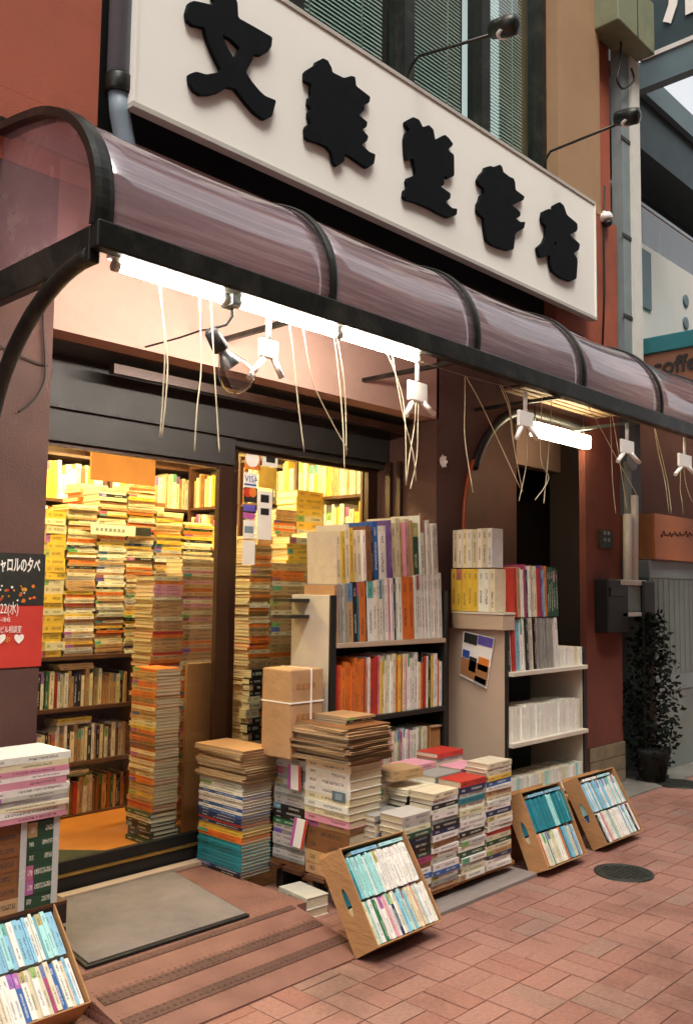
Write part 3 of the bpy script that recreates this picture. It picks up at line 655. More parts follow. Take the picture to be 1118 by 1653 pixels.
# entrance lamp
a, b = Fy(862, 690, -.08), Fy(950, 712, -.08)
t = thing('entrance_lamp', ((a.x+b.x)/2, -.06, a.z), 'lit box-shaped fluorescent lamp above the arched entrance', 'lamp')
bx('lamp_body', (a.x, -.10, a.z-.055), (b.x, -.04, a.z+.04), 'tubewarm', t, .012); bx('mount', (a.x+.1, -.04, a.z-.03), (b.x-.1, -.001, a.z+.03), 'plasticwhite', t)
for x in (a.x+.04, b.x-.04): obj('bracket', MB().tube([(x, -.06, a.z+.03), (x, -.06, 2.664)], .006, 6), 'railmetal', t)
# letter plate, meter, pipes, security camera on the pier
a, b = Fy(965, 855, -.005), Fy(986, 886, -.005)
t = thing('intercom', a, 'small dark intercom plate on the red pier', 'intercom')
bx('plate', (a.x, -.02, b.z), (b.x, -.001, a.z), 'iron', t, .003)
for i in range(2):
    for j in range(2): bx('button', (a.x+.05+i*.06, -.026, b.z+.05+j*.05), (a.x+.08+i*.06, -.0205, b.z+.075+j*.05), 'greypipe', t)
p = Fy(985, 355, -.06)
t = thing('security_camera', p, 'small white security camera with black lens on the red wall', 'camera')
obj('dome', MB().lathe(p+Vector((0, .05, .05)), (0, -.3, -1), [(.05, 0), (.055, .02), (.05, .05), (.02, .055)], 16), 'plasticwhite', t); obj('lens', MB().lathe(p+Vector((0, .03, -.01)), (0, -.4, -1), [(.036, 0), (.032, .025), (.015, .036)], 16), 'black', t); bx('mount', (p.x-.02, p.y+.04, p.z+.04), (p.x+.02, .001, p.z+.08), 'plasticwhite', t)
t = thing('corner_downpipe', (6.6, .0, 0), 'grey and white downpipe with brackets at the corner of the bookshop', 'pipe')
bx('grey_duct', (6.47, -.03, 2.9), (6.60, .06, 9), 'greypipe', t); bx('white_duct', (6.602, -.05, 2.9), (6.75, .06, 9), 'whitepipe', t)
for z in (3.55, 4.2, 5.0): bx('bracket', (6.45, -.036, z), (6.606, -.031, z+.03), 'railmetal', t)
t = thing('gas_meter', (6.52, -.05, .9), 'pale gas meter with upright pipes at the foot of the corner', 'meter')
for x, z1 in ((1012, 830), (1022, 800)):
    q0, q1 = Fy(x, z1, -.05), Fy(x, 940, -.05); obj('pipe', MB().tube([q1, q0], .034, 12), 'whitepipe', t)
a, b = Fy(994, 940, -.06), Fy(1032, 988, -.06)
bx('meter_body', (a.x, -.1, b.z), (b.x, .02, a.z-.02), 'cabinet', t, .01); bx('meter_cap', (a.x-.03, -.115, a.z-.02), (b.x+.01, .02, a.z+.02), 'whitepipe', t, .005); bx('meter_base', (a.x, -.11, b.z-.03), (b.x+.01, .02, b.z), 'whitepipe', t, .004)
q0 = Fy(1015, 745, -.04)
obj('meter_dial', MB().lathe((q0.x, -.05, q0.z), (0, -1, 0), [(.07, 0), (.075, .02), (.06, .03)], 18), 'bluegrey', t)
bx('wall_pipe', (q0.x-.02, -.04, q0.z-.45), (q0.x+.03, 0, q0.z), 'greypipe', t)
a, b = Fy(962, 935, -.02), Fy(996, 1020, -.02)
t = thing('letter_box', a, 'black letter box fixed low on the red pier', 'letter box')
bx('case', (a.x, -.11, b.z), (b.x, -.001, a.z), 'black', t, .008); bx('flap', (a.x+.03, -.118, a.z-.12), (b.x-.03, -.111, a.z-.06), 'iron', t)
pts = [Fy(x, y, -.01) for x, y in ((975, 300), (974, 380), (975, 470), (972, 560))]
setp(obj('wall_cable', MB().tube(pts, .008, 6), 'cable'), 'black cable running down the red wall beside the sign', 'cable')

# poster on the pier
a, b = Fy(-46, 890, -.002), Fy(66, 1075, -.002)
t = thing('poster', ((a.x+b.x)/2, 0, b.z), 'red and black concert poster pasted on the maroon pier', 'poster')
zm1, zm2 = a.z+(b.z-a.z)*.16, a.z+(b.z-a.z)*.46
bx('poster_sheet', (a.x, -.004, b.z), (b.x, -.001, a.z), 'paperred', t)
bx('dark_picture', (a.x, -.0055, zm2), (b.x, -.0042, a.z), 'paperdark', t)
X = Vector((1, 0, 0)); Z = Vector((0, 0, 1))
def ptxt(s_, px, py, size, m='inkwhite', bold=0., xs=1.): text('poster_text', s_, size, Fy(px, py, -.007), X, Z, m, t, .0006, bold, xs)
ptxt('キャロルの夕べ', -12, 920, .058, bold=.0014, xs=.46); ptxt('22(水)', 0, 990, .05, xs=.55); ptxt('~18:45', 0, 1004, .024, xs=.6); ptxt('ビル相談室', 0, 1021, .028, xs=.6); ptxt('♥', 22, 1037, .034); ptxt('✻', 8, 1037, .03, 'yellow'); ptxt('♥', -8, 1037, .034)
for i in range(26):
    x, y = random.uniform(0, 56), random.uniform(945, 972); q = Fy(x, y, -.006); r_ = random.uniform(.003, .008)
    obj('poster_figure', MB().lathe(q, (0, -1, 0), [(r_, 0), (r_, .0006)], 7), random.choice(['yellow', 'inkwhite', 'orange', 'red', 'orange']), t)

# ================================================================== RAMP, MAT, MANHOLES
rp = thing('entrance_ramp', (2.2, -.2, 0), 'worn reddish studded rubber ramp leading up to the shop door', 'ramp')
m = MB(); A, Bx = 1.66, 2.70
m.quadbox([(A, -.80, -.002), (Bx-.02, -.80, -.002), (Bx, -.38, -.002), (A, -.38, -.002), (A, -.80, .006), (Bx-.02, -.80, .006), (Bx, -.38, .075), (A, -.38, .075)])
obj('slope', m, 'ramprubber', rp)
bx('platform', (A, -.379, -.002), (Bx+.06, .399, .0755), 'ramprubber', rp)
for y0, w in ((-.70, .05), (-.56, .05), (-.40, .03)):
    z = lambda y: .006+(y+.8)/.42*.069
    obj('grip_stripe', MB().quadbox([(A+.02, y0, z(y0)-.002), (Bx-.02, y0, z(y0)-.002), (Bx-.02, y0+w, z(y0+w)-.002), (A+.02, y0+w, z(y0+w)-.002), (A+.02, y0, z(y0)+.003), (Bx-.02, y0, z(y0)+.003), (Bx-.02, y0+w, z(y0+w)+.003), (A+.02, y0+w, z(y0+w)+.003)]), 'rampdark', rp)
dm = thing('doormat', (2.2, 0, .076), 'grey-brown doormat with cut corners and dark rubber edge on the ramp', 'doormat')
mo = [(1.74, -.34), (2.47, -.35), (2.585, .325), (1.86, .325), (1.80, .0), (1.78, -.02)]
cen = Vector((2.2, 0)); sh = [tuple(cen+(Vector(p)-cen)*.965) for p in mo]
obj('rubber_edge', MB().plate(mo, [], lambda p: (p[0], p[1], .077), (0, 0, 1), .012), 'black', dm, .004)
obj('pile', MB().plate(sh, [], lambda p: (p[0], p[1], .0885), (0, 0, 1), .006), 'doormat', dm, .003)
bx('back_strip', (1.9, .33, .0765), (2.78, .385, .098), 'beigeboard', dm, .003)
for c, r_, lab in (((4.34, -1.03), .145, 'round dark iron utility cover set in the red bricks'), ((6.62, -.33), .17, 'round iron cover at the edge of the grey kerb')):
    t = thing('manhole_cover', (*c, 0), lab, 'manhole cover', 'manhole covers')
    obj('ring', MB().lathe((*c, -.01), (0, 0, 1), [(r_, 0), (r_, .0165), (r_*.88, .0165), (r_*.87, .012)], 40), 'iron', t)
    obj('lid', MB().lathe((*c, -.01), (0, 0, 1), [(r_*.86, 0), (r_*.86, .0155), (r_*.84, .0165)], 40), 'iron', t)
    for i in range(-4, 5):
        for j in range(-4, 5):
            x, y = i*r_*.18, j*r_*.18
            if math.hypot(x, y) < r_*.75: bx('stud', (c[0]+x-.008, c[1]+y-.008, .0065), (c[0]+x+.008, c[1]+y+.008, .0095), 'iron', t)

# ================================================================== NEIGHBOUR
NY = .3
nb = thing('cafe_building', (9, 1, 0), 'pale cafe building with glazed upper floor and teal canopy', 'building')
bx('wall', (7.2, NY+.02, 3.3), (13, NY+.2, 4.56), 'nwhite', nb, label='white balcony wall')
w0, w1 = Fy(1030, 395, NY), Fy(1052, 502, NY)
bx('window', (w0.x, NY+.004, w1.z), (w1.x, NY+.019, 4.5), 'ngrey', nb)
for y in (485, 521):
    q = Fy(1108, y, NY); obj('vent_hole', MB().lathe((q.x, NY+.018, q.z), (0, -1, 0), [(.06, 0), (.06, .012), (.045, .012)], 18), 'ngrey', nb)
bx('glazing', (7.0, NY+.5, 4.56), (13, NY+.6, Fy(1040, 150, NY).z-.01), 'ndark', nb, label='dark glazed upper floor')
for x in (7.9, 8.9, 9.9): bx('glazing_bar', (x, NY+.46, 4.56), (x+.05, NY+.499, 5.2), 'ngrey', nb)
rl = bx('railing', (6.9, NY+.05, 4.95), (13, NY+.08, 4.98), 'steel', nb); bx('railing_glass', (6.9, NY+.06, 4.57), (13, NY+.066, 4.95), 'winglass', rl)
q0, q1 = Fy(1040, 112, NY), Fy(1040, 150, NY)
bx('roof_edge', (6.9, NY, q1.z), (13, NY+.6, q0.z), 'ngrey', nb); bx('soffit', (6.9, NY+.06, q1.z-.5), (13, NY+.55, q1.z-.001), 'ndark', nb)
bx('ground_wall', (7.3, .5, 0), (13, .7, 3.35), 'nbrown', nb); bx('side_wall', (6.78, .2, 0), (7.2, .6, 3.3), 'darkpanel', nb)
cp = bx('canopy', (6.96, -1.0, 3.36), (9, .10, 3.50), 'tealcanopy', nb, .01, label='teal cafe canopy'); bx('fascia', (6.975, -.98, 3.08), (9, .10, 3.359), 'nbrown', cp)
q = Fx(1052, 606, 6.97); text('fascia_text', 'coffee', .19, (6.970, q.y, q.z+.0), (0, -1, 0), (0, 0, 1), 'ink', nb, .006, .004)
ps = thing('projecting_sign', (7.0, -.3, 5.8), 'black projecting sign with white brush character and white frame', 'sign')
e0, e1 = Fx(1037, 95, 7.0), Fx(1200, 40, 7.0)
bx('panel', (7.0, e1.y, e0.z+.02), (7.12, e0.y, 7.6), 'ndark', ps); bx('frame', (6.985, e0.y, e0.z), (7.135, e0.y+.035, 7.6), 'nwhite', ps); bx('frame', (6.985, e1.y, e0.z-.02), (7.135, e0.y-.001, e0.z+.019), 'nwhite', ps); bx('support_beam', (7.0, e1.y, e0.z-.26), (7.1, e0.y+.3, e0.z-.021), 'ngrey', ps)
q = Fx(1072, 36, 6.99); text('sign_character', '店', .72, (6.985, q.y+.02, q.z+.04), (0, -1, 0), (0, 0, 1), 'inkwhite', ps, .006, .012)
q = Fx(1000, 60, 6.6); t = thing('junction_box', (6.4, -.02, 5.2), 'grey-green electrical box with cables high on the corner', 'electrical box')
a, b = Fy(970, 35, -.06), Fy(1030, 100, -.06)
bx('case', (a.x, -.2, b.z), (b.x, .04, a.z+.4), 'boxgreen', t, .01); bx('door_seam', ((a.x+b.x)/2, -.203, b.z), ((a.x+b.x)/2+.012, -.201, a.z+.4), 'black', t)
obj('cable', MB().tube(catm([tuple(Fy(x, y, -.08)) for x, y in ((1003, 20), (1000, 100), (995, 128), (1005, 143), (1022, 130), (1018, 110))], 5), .009, 6), 'cable', t)
cb = thing('street_cabinet', (7.4, 0, 0), 'grey-green ribbed metal cabinet standing beside the bookshop corner', 'cabinet')
bx('body', (6.80, -.05, .0), (8.2, .2, 1.64), 'cabinet', cb, .008); bx('top_band', (6.79, -.056, 1.52), (8.21, .2, 1.66), 'greypipe', cb, .004); bx('mid_band', (6.79, -.056, .62), (8.21, -.051, .74), 'greypipe', cb)
for i in range(14): bx('rib', (6.84+i*.1, -.06, .76), (6.87+i*.1, -.051, 1.51), 'cabinet', cb)
ob = thing('wooden_box', (7.2, 0, 1.66), 'orange-brown wooden box with dark script on the street cabinet', 'box')
bx('box_front', (6.80, -.10, 1.67), (8.2, -.08, 2.03), 'orangebox', ob); bx('box_side', (6.80, -.079, 1.67), (6.82, .199, 2.03), 'cardbrown', ob); bx('box_top', (6.82, -.079, 2.0), (8.2, .2, 2.029), 'orangebox', ob)
sq = [Fy(1066+i*1.6, 863+4.5*math.sin(i*1.9)*(.5+.5*math.sin(i*.7+1))+(-5 if i % 11 == 3 else 0), -.103) for i in range(46)]
obj('box_script', MB().tube(catm([tuple(p) for p in sq], 3), .0035, 5), 'ink', ob, label='dark handwritten-looking script, too small to read')
# dark shrub in a pot by the corner
def shrub(name, c, h, r, label, n=1500, pot=True):
    t = thing(name, c, label, 'plant', 'potted shrubs by the corner'); c = Vector(c)
    obj('pot', MB().lathe(c, (0, 0, 1), [(.09, 0), (.13, .2), (.14, .24), (.12, .24)], 16), 'pot', t)
    obj('trunk', MB().tube([c+Vector((0, 0, .2)), c+Vector((.01, .01, h*.5)), c+Vector((0, 0, h*.9))], [.02, .015, .006], 7), 'stem', t)
    m = MB()
    for _ in range(n):
        u = random.random(); zz = .1+u*(h-.1); rr = r*(.35+.65*math.sin(math.pi*min(1, .15+u*.85)))*math.sqrt(random.random())*random.uniform(.7, 1.15)
        a = random.uniform(0, 6.28); p = c+Vector((rr*math.cos(a), rr*math.sin(a), zz))
        d = Vector((random.gauss(0, 1), random.gauss(0, 1), random.gauss(0, .6))).normalized(); e = d.orthogonal().normalized(); L = random.uniform(.03, .06); w = L*.35
        b = len(m.v); m.v += [tuple(p), tuple(p+d*L*.5+e*w), tuple(p+d*L), tuple(p+d*L*.5-e*w)]; m.f.append((b, b+1, b+2, b+3)); m.sm.append(False)
    obj('crown', m.mesh('crown', False), 'leaf', t, kind='stuff')
shrub('potted_shrub', (6.58, -.15, .004), 1.25, .22, 'tall dark evergreen shrub in a pot before the gas meter')
a, b = Fy(1036, 938, -.12), Fy(1059, 1230, -.12)
t = thing('dark_signboard', (a.x, -.12, 0), 'narrow black upright board standing between the shrub and the cabinet', 'signboard')
bx('board', (a.x, -.13, .03), (b.x, -.10, a.z), 'black', t, .01); bx('foot', (a.x-.03, -.2, .004), (b.x+.03, -.06, .0299), 'black', t)

# ================================================================== BOOKS
PAL = {'white': '#e6e1d6', 'cream': '#ddcfae', 'yellow': '#dcb544', 'orange': '#d5702a', 'red': '#b83427', 'pink': '#d4909f', 'magenta': '#a83a6a', 'blue': '#2c5c9c', 'light blue': '#86b9cf', 'aqua': '#a3d2cf', 'teal': '#23808c', 'green': '#2b7146', 'dark green': '#1e4531', 'black': '#201f1d', 'navy': '#212e57', 'brown': '#80532f', 'tan': '#bb9468', 'grey': '#96938b', 'purple': '#674680', 'pale grey': '#bdb8ad'}
def uv_spine(me):
    uv = me.uv_layers.new(name='UVMap')
    for p in me.polygons:
        sp = all(abs(me.vertices[i].co.x) < 1e-4 for i in p.vertices)
        for li in p.loop_indices:
            c = me.vertices[me.loops[li].vertex_index].co
            uv.data[li].uv = (c.y, c.z) if sp else (-1, -1)
cov = MB(); cov.box((0, 0, 0), (.016, 1, 1)); cov.box((.0161, 0, .94), (1, 1, 1)); cov.box((.0161, 0, 0), (1, 1, .06))
COVER = cov.mesh('book_cover'); uv_spine(COVER); COVER.materials.append(MATS['cover'])
PAGES = B((.0165, .012, .0605), (.975, .988, .9395)).mesh('page_block'); PAGES.materials.append(MATS['pages'])
SOFT = MB().box((0, 0, 0), (.012, 1, 1)).mesh('spine')   # unused plain spine kept out of the scene
bpy.data.meshes.remove(SOFT)
MASS = dict(v=[], f=[], col=[], rnd=[], uv=[], mi=[])
def jit(hexc, a=.08):
    c = lin(hexc); k = 1+random.uniform(-a, a); return tuple(max(0, min(1, x*k*(1+random.uniform(-.04, .04)))) for x in c[:3])+(1,)
def book(o, ex, ey, ez, w, h, t, color, label, group, name='book', cat=None):
    ex, ey, ez = (Vector(x).normalized() for x in (ex, ey, ez))
    mt = Matrix((ex*w, ey*h, ez*t)).transposed().to_4x4(); mt.translation = Vector(o)
    b = bpy.data.objects.new(name, COVER); COL.objects.link(b); b.matrix_world = mt; b.color = jit(PAL[color])
    p = bpy.data.objects.new('page_block', PAGES); COL.objects.link(p); p.parent = b
    setp(b, label, cat or name.replace('_', ' '), group); return b
def mass_book(o, ex, ey, ez, w, h, t, color):
    o, ex, ey, ez = Vector(o), Vector(ex).normalized()*w, Vector(ey).normalized()*h, Vector(ez).normalized()*t
    rgb = jit(PAL[color], .15) if color in PAL else jit(color, .1); rn = random.random()
    for (a, b, mi) in (((0, 0, 0), (.016, 1, 1), 0), ((.0161, 0, .93), (1, 1, 1), 0), ((.0161, 0, 0), (1, 1, .07), 0), ((.0165, .012, .0705), (.975, .988, .9295), 1)):
        b0 = len(MASS['v']); cs = [(a[0], a[1], a[2]), (b[0], a[1], a[2]), (b[0], b[1], a[2]), (a[0], b[1], a[2]), (a[0], a[1], b[2]), (b[0], a[1], b[2]), (b[0], b[1], b[2]), (a[0], b[1], b[2])]
        MASS['v'] += [tuple(o+ex*x+ey*y+ez*z) for x, y, z in cs]
        for q in ((3, 2, 1, 0), (4, 5, 6, 7), (0, 1, 5, 4), (1, 2, 6, 5), (2, 3, 7, 6), (3, 0, 4, 7)):
            MASS['f'].append(tuple(b0+i for i in q)); MASS['mi'].append(mi)
            sp = mi == 0 and q == (3, 0, 4, 7) and a[0] == 0
            for i in q:
                MASS['uv'].append((cs[i][1], cs[i][2]) if sp else (-1, -1)); MASS['col'].append(rgb); MASS['rnd'].append(rn)
ORD = ['lowest', 'second', 'third', 'fourth', 'fifth', 'sixth', 'seventh', 'eighth', 'ninth', 'tenth', 'eleventh', 'twelfth', 'thirteenth', 'fourteenth', 'fifteenth', 'sixteenth', 'seventeenth', 'eighteenth', 'nineteenth', 'twentieth']+['%dth' % i if i % 10 not in (1, 2, 3) else '%d%s' % (i, {1: 'st', 2: 'nd', 3: 'rd'}[i % 10]) for i in range(21, 90)]
XP, YP, ZP = Vector((1, 0, 0)), Vector((0, 1, 0)), Vector((0, 0, 1))
def pick(weights): return random.choices(list(weights), list(weights.values()))[0]
def flat_stack(x0, x1, y0, y1, z0, z1, face, cols, tr, where, group, name='book', mass=False, jx=.006, jr=.02, deckle=.02, seq=None, rot=0.):
    """books lying flat in a pile; face '-y' or '-x' says where the spines look ('+' = fore-edges look there)"""
    z = z0; i = 0; out = []
    base = Matrix.Rotation(rot, 3, 'Z'); cx, cy = (x0+x1)/2, (y0+y1)/2
    while z < z1-tr[0]*.4:
        t = random.uniform(*tr)
        c = (seq[i] if seq and i < len(seq) else pick(cols))
        if isinstance(c, tuple): c, t = c
        a = random.gauss(0, jr); rm = base @ Matrix.Rotation(a, 3, 'Z')
        w, h = (y1-y0, x1-x0) if face[1] == 'y' else (x1-x0, y1-y0)
        w *= 1-random.uniform(0, deckle); h *= 1-random.uniform(0, deckle)
        dx, dy = random.gauss(0, jx), random.gauss(0, jx*.5)
        if face == '-y': ex, ey, o = YP, -XP, Vector((cx+h/2, y0, 0))
        elif face == '+y': ex, ey, o = -YP, XP, Vector((cx-h/2, y1, 0))
        elif face == '-x': ex, ey, o = XP, YP, Vector((x0, cy-h/2, 0))
        else: ex, ey, o = -XP, -YP, Vector((x1, cy+h/2, 0))
        piv = Vector((cx, cy, 0)); o2 = rm @ (o-piv)+piv+Vector((dx, dy, 0)); o2.z = z
        if mass: mass_book(o2, rm@ex, rm@ey, ZP, w, h, t*.985, c)
        else: out.append(book(o2, rm@ex, rm@ey, ZP, w, h, t*.985, c, '%s %s, %s up in %s' % (c, name.replace('_', ' '), ORD[i], where) if i else '%s %s, lowest in %s' % (c, name.replace('_', ' '), where), group, name))
        z += t; i += 1
    if out: out[-1]['label'] = out[-1]['label'].split(',')[0]+', topmost of '+where
    return z
def upright_row(x0, x1, y, z, hr, wr, tr, cols, where, group, name='book', mass=False, lean=0., seq=None, jy=.012, nmax=99, plain=False, grow=0., zgrow=0.):
    """upright books along +X with the spines looking to -Y"""
    x = x0; i = 0
    while x < x1-tr[0]*.5 and i < nmax:
        fr_ = (x-x0)/(x1-x0); t = random.uniform(*tr); h = random.uniform(*hr)+grow*fr_; w = random.uniform(*wr)
        c = (seq[i] if seq and i < len(seq) else pick(cols))
        if isinstance(c, tuple): c, t = c[0], c[1]
        a = lean+random.gauss(0, .004); up = Vector((-math.sin(a), 0, math.cos(a))); al = Vector((math.cos(a), 0, math.sin(a)))
        o = Vector((x, y+random.uniform(0, jy), z+zgrow*fr_+(t*math.sin(-a) if a < 0 else 0)))
        if mass: mass_book(o, YP, up, al, w, h, t*.97, c)
        else:
            b_ = book(o, YP, up, al, w, h, t*.97, c, '%s %s, %s in %s' % (c, name.replace('_', ' '), (ORD[i] if i else 'first'), where), group, name)
            if plain: b_.color[3] = .12
        x += t; i += 1
    return x

# ---------------- stack by the doormat
P1 = Fy(388, 1421, .04); L1 = Fx(318, 1408, P1.x); R1 = Fy(437, 1405, .04); zc = Fy(388, 1268, .04).z; zk = Fy(388, 1212, .04).z
GS = 'books piled on the ground before the shop'
seq = [('black', .014), ('navy', .014)]+[('teal', .0155)]*8+[('orange', .015)]*2+[('yellow', .015)]*2+[('navy', .015), ('red', .012), ('navy', .014), ('navy', .013), ('blue', .014)]+['white', 'blue', 'white', 'pale grey', 'white', 'blue', 'white']
ztop = flat_stack(P1.x, R1.x, .04, L1.y, .0765, zc, '-x', {'white': 3, 'blue': 1, 'pale grey': 1}, (.012, .017), 'the striped stack beside the doormat', GS, seq=seq, jx=.002, jr=.008, deckle=.01)
ztop = flat_stack(P1.x-.01, R1.x+.01, .02, L1.y+.01, ztop, zk, '+y', {'tan': 3, 'brown': 1, 'cream': 1}, (.008, .016), 'the tan pile on the striped stack', 'old magazines piled before the shop', name='magazine', jx=.008, jr=.05)
# ---------------- parcels and wrapped books next to it
S2Y = -.45; P2 = Fy(563, 1335, S2Y); R2 = Fy(610, 1322, S2Y); Lm = Fx(493, 1320, P2.x); Lf = Fx(440, 1300, P2.x)
zb2 = Fy(563, 1338, S2Y).z; zt2 = Fy(563, 1238, S2Y).z
t = thing('low_crate', (P2.x+.15, 0, 0), 'dark low wooden crate under the wrapped book parcels', 'crate')
for k in range(4): bx('slat', (P2.x-.02, S2Y-.02+k*.15, .10), (R2.x+.05, S2Y+.10+k*.15, .118), 'woodshelf', t)
for y in (S2Y, S2Y+.2, S2Y+.44): bx('bearer', (P2.x+.02, y, -.004), (R2.x+.02, y+.04, .099), 'blackwood', t)
flat_stack(P2.x, R2.x+.02, S2Y, Lm.y, .12, zb2, '-x', {'brown': 3, 'tan': 2}, (.045, .06), 'the brown wrapped pile under the cream parcel', GS, jx=.003, jr=.01)
flat_stack(P2.x-.012, R2.x+.01, S2Y-.015, Lm.y-.005, zb2, zt2, '-x', {'cream': 2, 'white': 3, 'pink': .6}, (.03, .04), 'the cream parcel under the kraft magazines', GS, jx=.003, jr=.01, seq=['pink', 'cream', 'white', 'cream', 'white'])
flat_stack(P2.x+.006, R2.x, Lm.y+.006, Lf.y, .12, zt2-.02, '-x', {'grey': 3, 'pale grey': 3}, (.016, .026), 'the film-wrapped pile behind the cream parcel', GS, jx=.002, jr=.008, seq=['brown', 'grey', 'pale grey', 'grey', 'pale grey', 'pale grey', 'grey', 'pale grey', 'green', 'black', 'black', 'black'])
# paper bands on the wrapped piles, label on the parcel
def band(px, y0, y1, w, nm, lab, sk=0.):
    a, b = Fx(px, y0, P2.x-.016), Fx(px+sk, y1, P2.x-.016)
    t = thing('paper_band', b, lab, 'paper band', 'paper bands on the wrapped books')
    obj('strip', MB().obox((P2.x-.0165, b.y-w/2, b.z), (0, w, 0), (0, a.y-b.y, a.z-b.z), (.0015, 0, 0)), 'inkwhite', t)
    obj('stripe', MB().obox((P2.x-.018, b.y+w/2-.018, b.z), (0, .018, 0), (0, a.y-b.y, a.z-b.z), (.0012, 0, 0)), 'pink', t); obj('stripe', MB().obox((P2.x-.018, b.y-w/2, b.z), (0, .014, 0), (0, a.y-b.y, a.z-b.z), (.0012, 0, 0)), 'red', t)
band(475, 1235, 1275, .085, '', 'white and red paper band around the black topped wrapped pile'); band(486, 1322, 1368, .085, '', 'white and red paper band slipping down the grey wrapped pile', -8)
def decal(name, p0, p1, m, lab, cat): # small label on the -x face
    a, b = Fx(*p0, P2.x-.02), Fx(*p1, P2.x-.02); t = thing(name, b, lab, cat); bx('label_sheet', (P2.x-.0205, b.y, b.z), (P2.x-.0195, a.y, a.z), m, t); bx('label_print', (P2.x-.0215, b.y+(a.y-b.y)*.25, b.z+.008), (P2.x-.0206, a.y-(a.y-b.y)*.25, a.z-.008), 'bluegrey', t)
decal('price_label', (536, 1276), (557, 1297), 'ngrey', 'small blue-grey label on the cream book parcel', 'label')
zt3 = flat_stack(P2.x-.05, R2.x+.05, S2Y-.04, Lm.y+.05, zt2+.012, Fy(563, 1175, S2Y).z, '+y', {'tan': 4, 'brown': 2}, (.006, .013), 'the wide kraft pile on the cream parcel', 'old magazines piled before the shop', name='magazine', jx=.012, jr=.07, seq=['tan', 'brown', 'tan', 'tan'])
flat_stack(P2.x+.03, R2.x+.03, S2Y+.05, Lm.y-.02, zt3, zt3+.035, '-y', {'brown': 1, 'tan': 2}, (.01, .014), 'the small pile on top of the kraft magazines', 'old magazines piled before the shop', name='magazine', seq=['brown', 'black', 'tan'])
flat_stack(P2.x-.15, P2.x-.03, -.37, -.16, -.004, .085, '-x', {'pale grey': 1, 'white': 1}, (.03, .05), 'the wrapped pair on the ground by the ramp', GS, jx=.01, jr=.06)

# ---------------- big spine stack on a plank
SX = [3.04, 3.25, 3.455, 3.67, 3.895]; FYS = -.665
pl = thing('low_plank_stand', (3.5, -.6, 0), 'pale weathered plank stand under the wide wall of book spines', 'stand')
bx('front_plank', (2.98, -.755, -.003), (3.98, -.60, .018), 'stand', pl, .003); bx('deck', (3.0, -.655, .052), (3.93, -.10, .068), 'cardbrown', pl)
for x in (3.02, 3.45, 3.86): bx('foot', (x, -.60, -.004), (x+.05, -.12, .0515), 'whiteboard', pl)
wcols = {'white': 6, 'cream': 4, 'pale grey': 2.5, 'black': 3, 'tan': 1, 'grey': 1.6, 'dark green': .7, 'blue': .7, 'red': .7, 'teal': .6, 'navy': .9, 'yellow': .4, 'orange': .5, 'pink': .7, 'brown': .7, 'magenta': .4}
tops = [.42, .50, .515, .56]
nm = ['closest to the ramp', 'second from the ramp', 'third from the ramp', 'touching the teal box']
for k in range(4):
    zz = flat_stack(SX[k]+.003, SX[k+1]-.003, FYS, FYS+.135, .069, tops[k], '-y', wcols, (.0185, .029), 'the spine column '+nm[k], GS, jx=.005, jr=.018, deckle=.07)
    # a second pile behind each column, so that the tops read as full
    flat_stack(SX[k]+.003, SX[k+1]-.003, FYS+.15, FYS+.29, .069, tops[k]-.02+random.uniform(-.03, .03), '-y', wcols, (.02, .03), '', '', mass=True, jx=.004)
    flat_stack(SX[k]+.003, SX[k+1]-.003, FYS+.30, FYS+.44, .069, tops[k]-.01+random.uniform(-.02, .05), '-y', wcols, (.02, .03), '', '', mass=True, jx=.004)
flat_stack(3.20, 3.41, FYS+.18, FYS+.33, .525, .575, '-y', {'cream': 1, 'tan': 1}, (.02, .028), 'the loose pair on the spine columns', GS, jr=.1)
a = Fy(607, 1330, -.40); b = Fy(652, 1330, -.40)
flat_stack(a.x-.02, b.x, -.40, -.2, .0, Fy(630, 1262, -.40).z, '-y', {'white': 3, 'cream': 2}, (.018, .028), 'the stack between cream parcel and spine columns', GS, seq=['white', 'black', 'cream', 'white', 'pale grey', 'white', 'cream', 'white', 'black', 'white', 'red', 'white', 'white', 'yellow', 'white', 'blue', 'black'])

